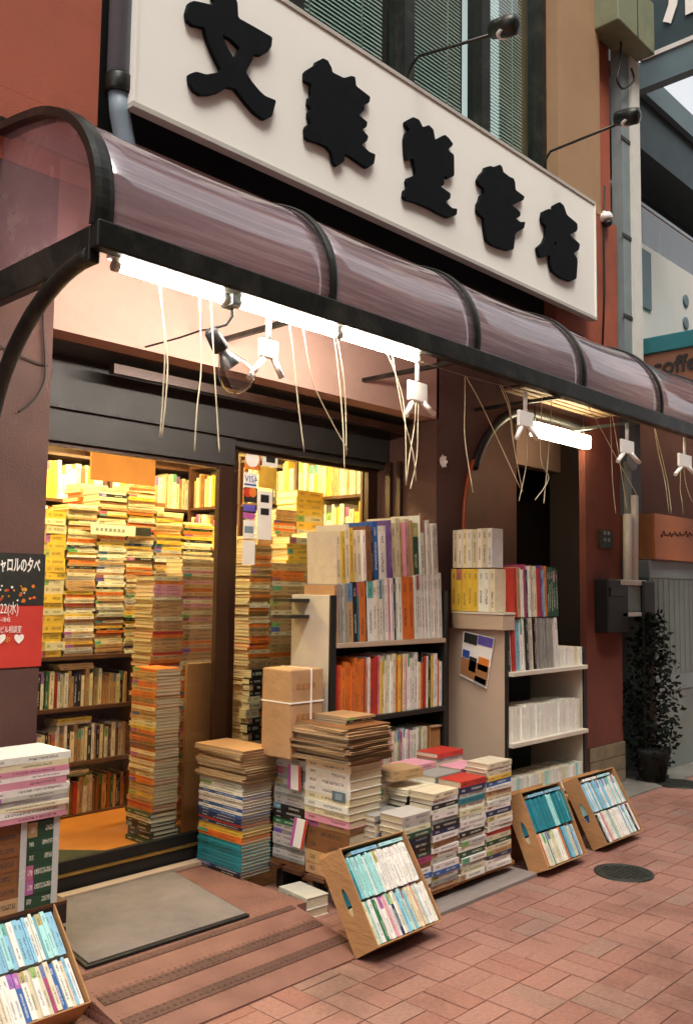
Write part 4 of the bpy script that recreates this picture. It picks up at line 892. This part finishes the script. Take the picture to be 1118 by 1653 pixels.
# ---------------- tilted cardboard boxes of paperbacks
def crate_box(X0, w, Yb, d, h, th, where, upper, lower, zb=0., ntop=True):
    c_, s_ = math.cos(th), math.sin(th); Dv = Vector((0, -c_, s_)); Hv = Vector((0, s_, c_)); o = Vector((X0, Yb, zb))
    t = thing('cardboard_box', o, 'tilted open cardboard box of paperbacks '+where, 'box', 'tilted cardboard boxes of paperbacks')
    e = .005
    hole = [(h*.5+.055*math.cos(q)*1.0, d*.5+.016*math.sin(q)) for q in [2*math.pi*i/14 for i in range(14)]]
    tf = lambda x: (lambda p: o+Vector((x, 0, 0))+Hv*p[0]+Dv*p[1])
    for x in (0, w-e): obj('side', MB().plate([(0, 0), (h, 0), (h, d), (0, d)], [hole], tf(x), (1, 0, 0), e), 'cardboard', t)
    A = Vector((w-2*e-.001, 0, 0)); q0 = o+Vector((e+.0005, 0, 0))
    obj('bottom', MB().obox(q0, A, Hv*e, Dv*d), 'cardboard', t); obj('top', MB().obox(q0+Hv*(h-e), A, Hv*e, Dv*(d*.97)), 'cardboard', t); obj('back', MB().obox(q0+Hv*e, A, Hv*(h-2*e), Dv*e), 'cardboard', t)
    fl = Hv*.985+Dv*.17; obj('flap', MB().obox(q0+Hv*(h+.001), A, fl*.02, Dv*e), 'cardboard', t)
    g = 'paperbacks in the tilted boxes'
    for row, (cols, b0) in enumerate(((lower, e+.002), (upper, e+.002+.168))):
        x = e+.004; i = 0
        while x < w-e-.012:
            tk = random.uniform(.010, .02); hh = random.uniform(.15, .162); ww = min(.105, d-2*e)
            if x+tk > w-e-.003: break
            c = cols[i] if isinstance(cols, list) and i < len(cols) else pick(cols if isinstance(cols, dict) else {'white': 1})
            back = random.uniform(.0, .012)
            p = o+Vector((x, 0, 0))+Hv*(b0+random.uniform(0, .004))+Dv*(d-.004-back)
            book(p, -Dv, Hv, XP, ww, hh, tk*.97, c, '%s paperback, %s in the %s row, box %s' % (c, 'first' if not i else ORD[i], 'upper' if row else 'lower', where), g, 'paperback')
            x += tk; i += 1
    # paperbacks laid flat in the gap above the rows
    if ntop:
        rest = h-e-.34
        for k in range(2):
            ww = min(.1, d-.02); x = e+.05+k*.165
            book(o+Vector((x+.15, 0, 0))+Hv*.343+Dv*(d-.006), -Dv, -XP, Hv, ww, .15, .013, random.choice(['aqua', 'light blue', 'white']), 'pale paperback lying %s over the rows, box %s' % (('beside the handle', 'away from the handle')[k], where), g, 'paperback')
aq = {'aqua': 6, 'light blue': 1.2, 'white': 1}
mixed = {'white': 5, 'cream': 2, 'aqua': 1.2, 'yellow': .8, 'navy': .6, 'green': .6, 'light blue': 1, 'pink': .5}
crate_box(2.614, .394, -.80, .135, .378, .577, 'beside the ramp', ['teal']+['aqua']*5+['white', 'aqua', 'aqua', 'aqua'], mixed)
crate_box(3.975, .385, -.716, .115, .379, .43, 'full of teal spines', {'teal': 6, 'aqua': .6}, {'white': 5, 'cream': 2, 'teal': 1, 'black': .5, 'orange': .6, 'purple': .4, 'light blue': 1})
crate_box(4.585, .435, -.729, .10, .377, .508, 'nearest the red pier', {'white': 5, 'light blue': 1.5, 'aqua': 1.5}, {'white': 5, 'light blue': 1, 'pink': .7, 'black': .7, 'cream': 1, 'blue': .7})
crate_box(1.20, .415, -.50, .12, .40, .80, 'leaning below the wrapped volumes', {'light blue': 5, 'aqua': 2, 'white': 1}, {'white': 4, 'cream': 3, 'light blue': 1, 'green': .7, 'blue': .8, 'brown': .3, 'red': .5, 'magenta': .4})
# supports behind the tilted boxes
for X0, w, y, hh, lab in ((4.0, .2, -.54, .24, 'upturned brown carton propping the box of teal spines'), (4.63, .34, -.53, .22, 'upturned brown carton propping the tilted box beside the red pier')):
    t = thing('prop_carton', (X0+w/2, y+.1, 0), lab, 'carton'); bx('carton_body', (X0, y, -.002), (X0+w, y+.1, hh), 'cardbrown', t, .004); bx('tape', (X0+w/2-.025, y+.001, hh), (X0+w/2+.025, y+.099, hh+.001), 'tan_tape' if 'tan_tape' in MATS else 'kraft', t)

# ---------------- stack on a crate before the pier
t = thing('display_crate', (1.4, -.15, 0), 'dark wooden crate under the wrapped volumes beside the poster', 'crate')
zcr = .33
for k in range(4): bx('slat', (1.12, -.335, .02+k*.078), (1.66, -.322, .085+k*.078), 'blackwood', t)
for k in range(4): bx('slat', (1.648, -.321, .02+k*.078), (1.66, -.02, .085+k*.078), 'blackwood', t)
bx('crate_top', (1.12, -.335, zcr-.012), (1.66, -.02, zcr), 'woodshelf', t); bx('corner_post', (1.13, -.32, -.003), (1.16, -.29, zcr-.013), 'blackwood', t); bx('corner_post', (1.615, -.319, -.003), (1.645, -.29, zcr-.013), 'blackwood', t); bx('corner_post', (1.615, -.06, -.003), (1.645, -.03, zcr-.013), 'blackwood', t)
XR = Fy(92, 1380, -.33).x; zq = Fy(50, 1325, -.33).z; zq2 = Fy(98, 1218, -.33).z
flat_stack(XR-.115, XR, -.33, -.09, zcr, zq, '-y', {'dark green': 3, 'black': 1}, (.042, .05), 'the bound dark volumes on the crate', GS, jx=.002, jr=.004)
flat_stack(XR-.32, XR-.12, -.33, -.09, zcr, zq, '-y', {'brown': 2, 'tan': 1}, (.042, .05), 'the bound brown volumes on the crate', GS, jx=.002, jr=.004)
t = thing('plastic_strap', (XR, -.33, zcr), 'cloudy plastic strap around the bound volumes on the crate', 'strap')
for x in (XR-.135, XR-.018): bx('strap', (x, -.3345, zcr+.002), (x+.022, -.3325, zq), 'plasticfilm', t)
flat_stack(XR-.30, XR+.02, -.35, -.13, zq+.004, zq2, '-y', {'white': 3, 'cream': 2, 'pink': 1.5, 'pale grey': 2, 'green': .3}, (.014, .024), 'the pale pile on the bound volumes', 'magazines piled on the crate', name='magazine', jx=.004, jr=.012, seq=['pink', 'white', 'cream', 'grey', 'pale grey', 'white', 'pink', 'white', 'pink', 'cream', 'white', 'light blue'])

# ---------------- black bookcase in front of the shop door
LY = -.15; bx0, bx1 = 3.12, 4.045
t = thing('black_bookcase', ((bx0+bx1)/2, 0, 0), 'black bookcase of magazines standing before the sliding door', 'bookcase')
bx('side', (bx0, LY+.0121, -.003), (bx0+.03, LY+.28, 1.37), 'whiteboard', t, .002, label='cream side panel lit from inside the shop'); bx('edge_strip', (bx0-.002, LY, -.003), (bx0+.036, LY+.012, 1.37), 'blackwood', t); bx('side', (bx1-.03, LY+.0, -.003), (bx1, LY+.28, 1.40), 'blackwood', t, .002)
for z, m in ((1.115, 'beigeboard'), (.745, 'blackwood'), (.46, 'blackwood'), (.06, 'blackwood')): bx('shelf', (bx0+.0355, LY-.012, z), (bx1-.0305, LY+.27, z+.024), m, t, .002)
bx('back', (bx0+.036, LY+.271, .01), (bx1-.031, LY+.279, 1.35), 'blackwood', t)
GM = 'books and magazines on the black bookcase'; wl = ' of the black bookcase'
upright_row(bx0+.04, bx1-.04, LY+.0, 1.14, (.278, .286), (.2, .21), (.012, .03), {'white': 1}, 'the lower magazine tier'+wl, GM, 'magazine', seq=[('tan', .02), ('grey', .016), ('grey', .016), ('pale grey', .02), ('grey', .014), ('tan', .04), ('black', .028), ('teal', .02), ('orange', .05), ('black', .008), ('white', .045)]+[('white', .026)]*1+[('cream', .022), ('white', .024), ('pale grey', .02), ('white', .026), ('pink', .018), ('white', .02), ('navy', .02), ('white', .024), ('white', .03), ('orange', .05), ('orange', .04)], lean=.05, grow=.075)
upright_row(bx0+.07, bx1-.05, LY+.005, 1.424, (.235, .30), (.2, .21), (.014, .03), {'white': 1}, 'the upper magazine tier'+wl, GM, 'magazine', seq=[('cream', .03), ('yellow', .025), ('cream', .028), ('yellow', .03), ('cream', .03), ('cream', .03), ('white', .022), ('brown', .04), ('black', .01), ('light blue', .02), ('blue', .04), ('white', .05), ('pale grey', .02), ('purple', .014), ('pink', .03), ('cream', .03), ('cream', .035), ('tan', .026), ('pink', .02), ('cream', .04), ('tan', .014), ('dark green', .05), ('white', .03), ('pale grey', .03), ('white', .026)], lean=.06, grow=.03, zgrow=.075, jy=.03)
upright_row(bx0+.05, bx1-.05, LY+.002, .77, (.24, .30), (.19, .2), (.014, .028), {'white': 5, 'cream': 3, 'red': 1.5, 'orange': 1, 'yellow': 1, 'black': .8, 'magenta': .6, 'pink': 1}, 'the middle shelf'+wl, GM, 'magazine', seq=[('red', .014)]+[('orange', .022)]*8+[('red', .02), ('tan', .018), ('white', .014), ('red', .03), ('red', .03), ('pink', .02), ('yellow', .014)])
upright_row(bx0+.30, bx1-.16, LY+.005, .485, (.17, .2), (.13, .14), (.012, .022), {'white': 4, 'pink': 1.5, 'cream': 3, 'black': .6, 'grey': 1, 'yellow': .5}, 'the low shelf'+wl, GM)
bx_ = thing('kraft_carton', (bx1-.1, LY+.1, .485), 'open brown carton end on the low shelf of the black bookcase', 'carton'); bx('carton_wall', (bx1-.14, LY+.01, .486), (bx1-.05, LY+.2, .66), 'cardbrown', bx_, .003); bx('carton_flap', (bx1-.14, LY+.0, .661), (bx1-.05, LY+.19, .668), 'kraft', bx_)
# small rack of cream boxed sets beside it, and a kraft parcel
for z in (1.335, 1.255): bx('bracket_board', (2.985, .0, z), (3.118, .12, z+.016), 'blackwood', t)
a, b = Fy(468, 1200, -.15), Fy(522, 1078, -.15); zp0 = zt2-.005
t = thing('kraft_parcel', (a.x, -.15, zp0), 'kraft paper parcel tied with white string before the sliding door', 'parcel')
bx('wrapping', (a.x, -.15, zp0), (b.x, .05, b.z), 'kraft', t, .008); zmid = zp0+(b.z-zp0)*.62
bx('string_band', (a.x-.002, -.154, zmid), (b.x+.002, .054, zmid+.006), 'plasticwhite', t); bx('string_band', ((a.x+b.x)/2+.02, -.155, zp0), ((a.x+b.x)/2+.026, .055, b.z+.002), 'plasticwhite', t)
for k in range(2):
    for c in range(4): bx('parcel_print', (a.x+.035+c*.032, -.1515, b.z-.09-.14*k), (a.x+.058+c*.032, -.1503, b.z-.065-.14*k), 'cardbrown', t)

# ---------------- white bookcase before the arch
RY = -.40; rx0, rx1 = Fy(817, 1100, -.40).x, Fy(944, 1100, -.40).x; RZ = [Fy(880, y, -.40).z for y in (1079, 1188, 1276)]
t = thing('white_bookcase', ((rx0+rx1)/2, 0, 0), 'white bookcase with black edges standing before the arched entrance', 'bookcase')
RT = Fx(775, 1016, rx0).z
bx('side', (rx0, RY+.012, -.005), (rx0+.02, -.004, RT), 'beigeboard', t, .002, label='beige side panel lit by the tubes'); bx('side', (rx1-.02, RY+.012, -.005), (rx1, -.004, RZ[0]+.08), 'whiteboard', t, .002)
for x in (rx0-.002, rx1-.018): bx('edge_strip', (x, RY, -.005), (x+.024, RY+.011, RZ[0]+.08 if x > 4.6 else RT), 'blackwood', t)
bx('post', (rx1+.008, RY+.02, -.005), (rx1+.05, RY+.3, RZ[0]+.1), 'blackwood', t)
for z in RZ: bx('shelf', (rx0+.021, RY-.03, z-.024), (rx1-.021, -.02, z), 'whiteboard', t, .002)
bx('back', (rx0+.021, -.019, .05), (rx1-.021, -.010, RT-.02), 'roomdark', t)
GW = 'books on the white bookcase'; ww_ = ' of the white bookcase'
upright_row(rx0+.025, rx0+.57, RY-.005, RZ[0]+.001, (.285, .297), (.2, .21), (.014, .03), {'white': 1}, 'the lower tier'+ww_, GW, 'magazine', seq=[('black', .026), ('white', .024), ('red', .03), ('pink', .035), ('light blue', .03), ('white', .02), ('white', .018), ('black', .02), ('pale grey', .03), ('cream', .03), ('brown', .02), ('black', .016)]+[('grey', .02)]*9, lean=.07, jy=.03)
upright_row(rx0+.085, rx0+.56, RY-.002, RZ[0]+.30, (.27, .30), (.2, .21), (.014, .03), {'white': 1}, 'the upper tier'+ww_, GW, 'magazine', seq=[('red', .03), ('tan', .03), ('white', .025), ('white', .015), ('magenta', .03), ('black', .018), ('white', .022), ('tan', .02), ('cream', .03), ('cream', .03), ('red', .04), ('purple', .02), ('light blue', .016), ('orange', .03)]+[('dark green', .022)]*6+['white'], lean=.05)
upright_row(rx0+.59, rx1-.03, RY+.0, RZ[0]+.001, (.10, .115), (.18, .2), (.03, .05), {'white': 1, 'cream': 1}, 'the white block'+ww_, GW, plain=True)
upright_row(rx0+.025, rx1-.05, RY+.0, RZ[1]+.001, (.18, .195), (.15, .16), (.034, .046), {'white': 4, 'cream': 2}, 'the all-white row'+ww_, GW, plain=True)
upright_row(rx0+.025, rx1-.05, RY+.0, RZ[2]+.001, (.10, .11), (.15, .16), (.030, .046), {'white': 4, 'cream': 1, 'aqua': .6}, 'the bottom row'+ww_, GW, plain=True)
# boxed sets on its top, spines towards the door
XT = rx0-.035
def srow(px0, px1, py0, py1, cols, tk, where):
    a, b = Fx(px0, py0, XT), Fx(px1, py1, XT); z0 = b.z; h = a.z-b.z; y1, y0 = a.y, b.y; y = y0; i = 0
    while y < y1-tk*.4:
        c = cols[i % len(cols)]
        # spine looks to -X: into the book +X, up the spine +Z, thickness along -Y
        book((XT+random.uniform(0, .004), y+tk*.97, z0), XP, ZP, -YP, .108, h*random.uniform(.98, 1), tk*.97, c, '%s boxed book, %s in %s' % (c, 'first' if not i else ORD[i], where), 'boxed sets on the white bookcase', 'boxed_book'); y += tk; i += 1
t = thing('flat_box', (XT+.1, -.2, RT), 'long cream flat box lying on the white bookcase under the boxed sets', 'box')
a, b = Fx(735, 985, XT), Fx(812, 1018, XT); zf = RT+.001; zf1 = Fx(770, 988, XT).z
bx('box_body', (XT-.008, b.y, zf), (XT+.115, a.y+.02, zf1-.012), 'beigeboard', t, .003); bx('box_lid', (XT-.012, b.y-.004, zf1-.0119), (XT+.118, a.y+.024, zf1), 'whiteboard', t, .002)
srow(727, 798, 918, 988, ['cream', 'white', 'white', 'yellow', 'yellow', 'yellow', 'yellow', 'yellow', 'yellow'], .038, 'the yellow boxed set on the flat box')
srow(727, 793, 855, 916, ['white', 'cream', 'white', 'cream', 'white', 'cream'], .034, 'the cream boxed set atop the yellow one')
# magazine hung on the side panel
XS = rx0-.012
q = [Fx(x, y, XS) for x, y in ((742, 1090), (785, 1112), (798, 1030), (748, 1018))]
t = thing('hung_magazine', q[0], 'colourful magazine hung on the beige side of the white bookcase', 'magazine')
def side_quad(nm, P, x, m, par): mm = MB(); mm.quadbox([(x, *p) for p in P]+[(x-.003, *p) for p in P]); return obj(nm, mm, m, par)
yz = [(p.y, p.z) for p in q]; side_quad('magazine_cover', yz, XS, 'inkwhite', t)
lerp2 = lambda u, v: tuple((1-u)*((1-v)*yz[0][k]+v*yz[3][k])+u*((1-v)*yz[1][k]+v*yz[2][k]) for k in (0, 1))
def patch(u0, v0, u1, v1, m): side_quad('cover_picture', [lerp2(u0, v0), lerp2(u1, v0), lerp2(u1, v1), lerp2(u0, v1)], XS-.0035, m, t)
patch(.02, .05, .98, .42, 'cardbrown'); patch(.3, .2, .55, .5, 'paperdark'); patch(.6, .3, .95, .56, 'orange'); patch(.05, .44, .28, .6, 'blue'); patch(.5, .8, .98, .98, 'purple'); patch(.05, .76, .48, .97, 'paperdark'); patch(.55, .03, .95, .16, 'bluegrey')

# ================================================================== SHOP INTERIOR
FZ = .161
warm = {'cream': 5, 'yellow': 2, 'tan': 4, 'orange': .9, 'brown': 1, 'black': .7, 'white': 3, 'pale grey': 1, 'red': .35, 'green': .2, 'navy': .2}
# low bookcase facing the door
SY0 = 1.26; a0, a1 = 2.25, Fy(214, 1200, SY0).x
t = thing('interior_bookcase', ((a0+a1)/2, SY0, FZ), 'low dark wooden bookcase of three shelves inside the shop', 'bookcase')
zs = [Fy(140, y, SY0).z for y in (1312, 1228, 1140, 1058)]
for z in zs: bx('shelf', (a0+.02, SY0, z-.02), (a1-.02, SY0+.25, z), 'woodshelf', t)
for x in (a0, a1-.02): bx('side', (x, SY0-.005, FZ), (x+.0199, SY0+.26, zs[-1]), 'woodshelf', t)
bx('back', (a0+.02, SY0+.251, FZ), (a1-.02, SY0+.26, zs[-1]-.02), 'woodshelf', t)
for k in range(3):
    upright_row(a0+.025, a1-.03, SY0+.012, zs[k]+.001, (.15, .2), (.13, .15), (.012, .026), {'cream': 4, 'tan': 4, 'brown': 2, 'black': 2, 'white': 1.5, 'navy': .5, 'green': .4, 'orange': .8, 'red': .3}, '', '', mass=True, jy=.02)
    flat_stack(a0+.25, a1-.25, SY0+.02, SY0+.16, zs[k]+.2, min(zs[k]+.225, zs[k+1]-.03), '-y', warm, (.014, .02), '', '', mass=True)
# wall of flat books on it and beside it
xw = [Fy(x, 950, SY0).x for x in (73, 108, 158, 205, 250, 296, 345)]
tp = [Fy(x, y, SY0).z for x, y in ((90, 822), (130, 815), (180, 790), (225, 785), (270, 825), (320, 845))]
for k in range(6):
    cols = {'cream': 5, 'yellow': 4} if k == 0 else warm
    flat_stack(xw[k]+.004, xw[k+1]-.004, SY0+.02, SY0+.2, zs[-1] if k < 4 else FZ, tp[k], '-y', cols, (.03, .05) if k == 0 else (.011, .021), '', '', mass=True, jx=.006, jr=.02)
for k in range(6): flat_stack(xw[k]+.004, xw[k+1]-.004, SY0+.22, SY0+.4, zs[-1] if k < 4 else FZ, tp[k]+random.uniform(-.05, .12), '-y', warm, (.015, .03), '', '', mass=True, jx=.008)
t = thing('shelf_label', Fy(145, 860, SY0+.01), 'long white and black label strip on the stacked books inside', 'label')
a, b = Fy(147, 845, SY0-.0), Fy(218, 866, SY0-.0); bx('label_card', (a.x, SY0-.004, b.z), (b.x, SY0+.0, a.z), 'inkwhite', t); c = Fy(243, 866, SY0); bx('label_end', (b.x+.0005, SY0-.004, c.z), (c.x, SY0+.0, a.z-.005), 'paperdark', t)
for i in range(7): bx('label_print', (a.x+.03+i*.028, SY0-.0052, b.z+.02), (a.x+.048+i*.028, SY0-.0042, a.z-.02), 'bluegrey', t)
# tall stack just inside the glass
TX0, TX1, TY0, TY1 = 2.46, 2.70, .50, .66
cr = Fy(262, 1082, TY0); TX0c = Fy(246, 1340, TY0).x
ztall = Fy(255, 1080, TY0).z
flat_stack(TX0c, TX0c+.15, TY0, TY0+.22, FZ, FZ+.14, '-x', {'black': 2, 'red': .5, 'white': 1, 'dark green': 1}, (.018, .024), '', '', mass=True, jx=.005, jr=.02)
flat_stack(TX0c+.003, TX0c+.15, TY0+.005, TY0+.215, FZ+.14, ztall, '-x', {'tan': 4, 'cream': 2, 'orange': 1.5, 'brown': 1, 'green': .15, 'yellow': .6, 'red': .4}, (.0135, .018), '', '', mass=True, jx=.003, jr=.012)
# stacks behind it, and the brown board
a, b = Fy(244, 1070, .82), Fy(292, 1070, .82)
flat_stack(a.x, b.x, .82, 1.0, FZ, Fy(268, 935, .82).z, '-y', {'tan': 3, 'cream': 2, 'orange': 2, 'red': 1, 'pink': 1}, (.016, .022), '', '', mass=True)
a, b = Fy(292, 1070, .82), Fy(352, 1070, .82)
flat_stack(a.x+.005, b.x, .84, 1.0, FZ+.0, Fy(320, 905, .82).z, '-y', {'tan': 3, 'cream': 2, 'pink': 1.5, 'orange': 1}, (.016, .024), '', '', mass=True)
a, b = Fy(303, 1072, .58), Fy(346, 1072, .58)
t = thing('brown_board', (a.x, .58, FZ), 'plain brown board standing inside the door next to the tall stack', 'board'); bx('board_sheet', (a.x, .58, FZ), (b.x+.06, .60, a.z), 'cardbrown', t); bx('board_foot', (a.x, .601, FZ), (b.x+.06, .66, FZ+.03), 'woodshelf', t)
# floor mat inside
mp_ = [G(88, 1345, .163), G(88, 1414, .163), G(190, 1387, .163)]
setp(obj('floor_mat', MB().plate([(1.6, .51), (2.46, .51), (2.0, 1.0), (1.6, 1.25)], [], lambda p: (p[0], p[1], .1615), (0, 0, 1), .004), 'greenmat'), 'dark green mat on the orange shop floor behind the glass', 'floor mat')
# back wall shelves
BYB = 2.5
def wall_shelf(x0, x1, zlist, lab):
    t = thing('wall_bookcase', ((x0+x1)/2, BYB, FZ), lab, 'bookcase', 'tall bookcases along the back wall')
    for x in (x0, x1-.025): bx('side', (x, BYB, FZ), (x+.0249, BYB+.3, 2.49), 'woodshelf', t)
    for z in zlist: bx('shelf', (x0+.025, BYB+.002, z-.02), (x1-.025, BYB+.29, z), 'woodshelf', t)
    bx('back', (x0+.025, BYB+.291, FZ), (x1-.025, BYB+.3, 2.49), 'woodshelf', t)
    for z in zlist[:-1]: upright_row(x0+.03, x1-.04, BYB+.015, z+.001, (.2, .27), (.15, .2), (.018, .045), {'cream': 5, 'yellow': 3, 'white': 2, 'tan': 2, 'brown': .7, 'grey': .5, 'black': .3}, '', '', mass=True)
zl = [.4, .72, 1.04, 1.36, 1.68, 2.0, 2.32]
wall_shelf(2.5, 3.5, zl, 'tall wooden bookcase at the back behind the beside-door stacks'); wall_shelf(3.52, 4.38, zl, 'tall wooden bookcase at the back behind the stickered door')
t = thing('side_bookcase', (4.3, 1.5, FZ), 'tall wooden bookcase along the side wall behind the stickered door', 'bookcase')
for z in (1.05, 1.37, 1.69, 2.01, 2.33): bx('shelf', (4.2, .66, z-.02), (4.385, 2.45, z), 'woodshelf', t)
for y in (.64, 1.25, 1.85, 2.452): bx('upright', (4.195, y, FZ), (4.39, y+.02, 2.36), 'woodshelf', t)
for z in (1.05, 1.37, 1.69, 2.01):
    y = .665
    while y < 2.42:
        tk = random.uniform(.018, .045)
        if not any(abs(y+tk/2-q-.01) < tk/2+.012 for q in (1.25, 1.85)): mass_book((4.2+random.uniform(0, .02), y+tk, z+.001), XP, ZP, -YP, .15, random.uniform(.2, .27), tk*.97, pick({'cream': 5, 'yellow': 3, 'white': 2, 'tan': 2, 'brown': .7, 'black': .3}))
        y += tk
a, b = Fy(150, 700, 1.9), Fy(250, 785, 1.9)
t = thing('hanging_board', (a.x, 1.9, b.z), 'plain brown board hanging from the shop ceiling', 'board'); bx('board_sheet', (a.x, 1.9, b.z), (b.x, 1.92, 2.44), 'cardbrown', t); bx('board_rail', (a.x-.01, 1.895, 2.441), (b.x+.01, 1.925, 2.4995), 'woodshelf', t)
a, b = Fy(512, 700, 1.2), Fy(556, 806, 1.2)
t = thing('hanging_board', (a.x, 1.2, b.z), 'dark red-brown board hanging inside behind the stickered door', 'board'); bx('board_sheet', (a.x, 1.2, b.z), (b.x, 1.22, 2.44), 'bronze', t); bx('board_rail', (a.x-.01, 1.195, 2.441), (b.x+.01, 1.225, 2.4995), 'woodshelf', t)
# stacks behind the second door
def px_stack(p0, p1, Y, dy, z0, ytop, face, cols, tr, **k):
    a, b = Fy(p0, 1000, Y), Fy(p1, 1000, Y); return flat_stack(a.x+.003, b.x-.003, Y, Y+dy, z0, Fy((p0+p1)/2, ytop, Y).z, face, cols, tr, '', '', mass=True, **k)
br_ = {'tan': 5, 'cream': 2, 'orange': 2, 'brown': 1.5}
px_stack(402, 436, .62, .2, FZ, 880, '-y', br_, (.014, .02)); px_stack(436, 492, .62, .2, FZ, 912, '-y', {'tan': 4, 'orange': 3, 'cream': 2}, (.018, .03))
px_stack(412, 448, .95, .2, FZ, 868, '-y', br_, (.014, .02)); px_stack(440, 475, .98, .2, FZ, 822, '-y', br_, (.014, .02)); px_stack(475, 520, 1.0, .2, FZ, 800, '-y', {'cream': 4, 'yellow': 3}, (.03, .05)); px_stack(520, 575, 1.0, .2, FZ, 805, '-y', br_, (.012, .02))
px_stack(460, 500, .80, .2, FZ, 865, '-y', {'cream': 3, 'yellow': 4}, (.03, .045)); px_stack(500, 545, .80, .2, FZ, 862, '-y', {'cream': 3, 'white': 2, 'yellow': 1}, (.03, .045)); px_stack(545, 600, .8, .2, FZ, 900, '-y', warm, (.015, .03))
# boxed sets seen over the kraft parcel
a = Fy(395, 1200, .56)
px_stack(404, 425, .53, .06, FZ, 1080, '-y', {'cream': 3, 'black': 2}, (.03, .05))
# ---- the joined mass of the books too small to pick apart
me = bpy.data.meshes.new('book_mass'); me.from_pydata(MASS['v'], [], MASS['f']); me.materials.append(MATS['covermass']); me.materials.append(MATS['pagesmass'])
me.polygons.foreach_set('material_index', MASS['mi'])
ul = me.uv_layers.new(name='UVMap'); ul.data.foreach_set('uv', [c for uvv in MASS['uv'] for c in uvv])
ca = me.attributes.new('Col', 'FLOAT_COLOR', 'CORNER'); ca.data.foreach_set('color', [c for q in MASS['col'] for c in q])
ra = me.attributes.new('Rnd', 'FLOAT', 'CORNER'); ra.data.foreach_set('value', MASS['rnd'])
o = bpy.data.objects.new('stacked_books', me); COL.objects.link(o); setp(o, 'hundreds of small books stacked and shelved inside the shop', 'books', kind='stuff')
bpy.context.view_layer.update()
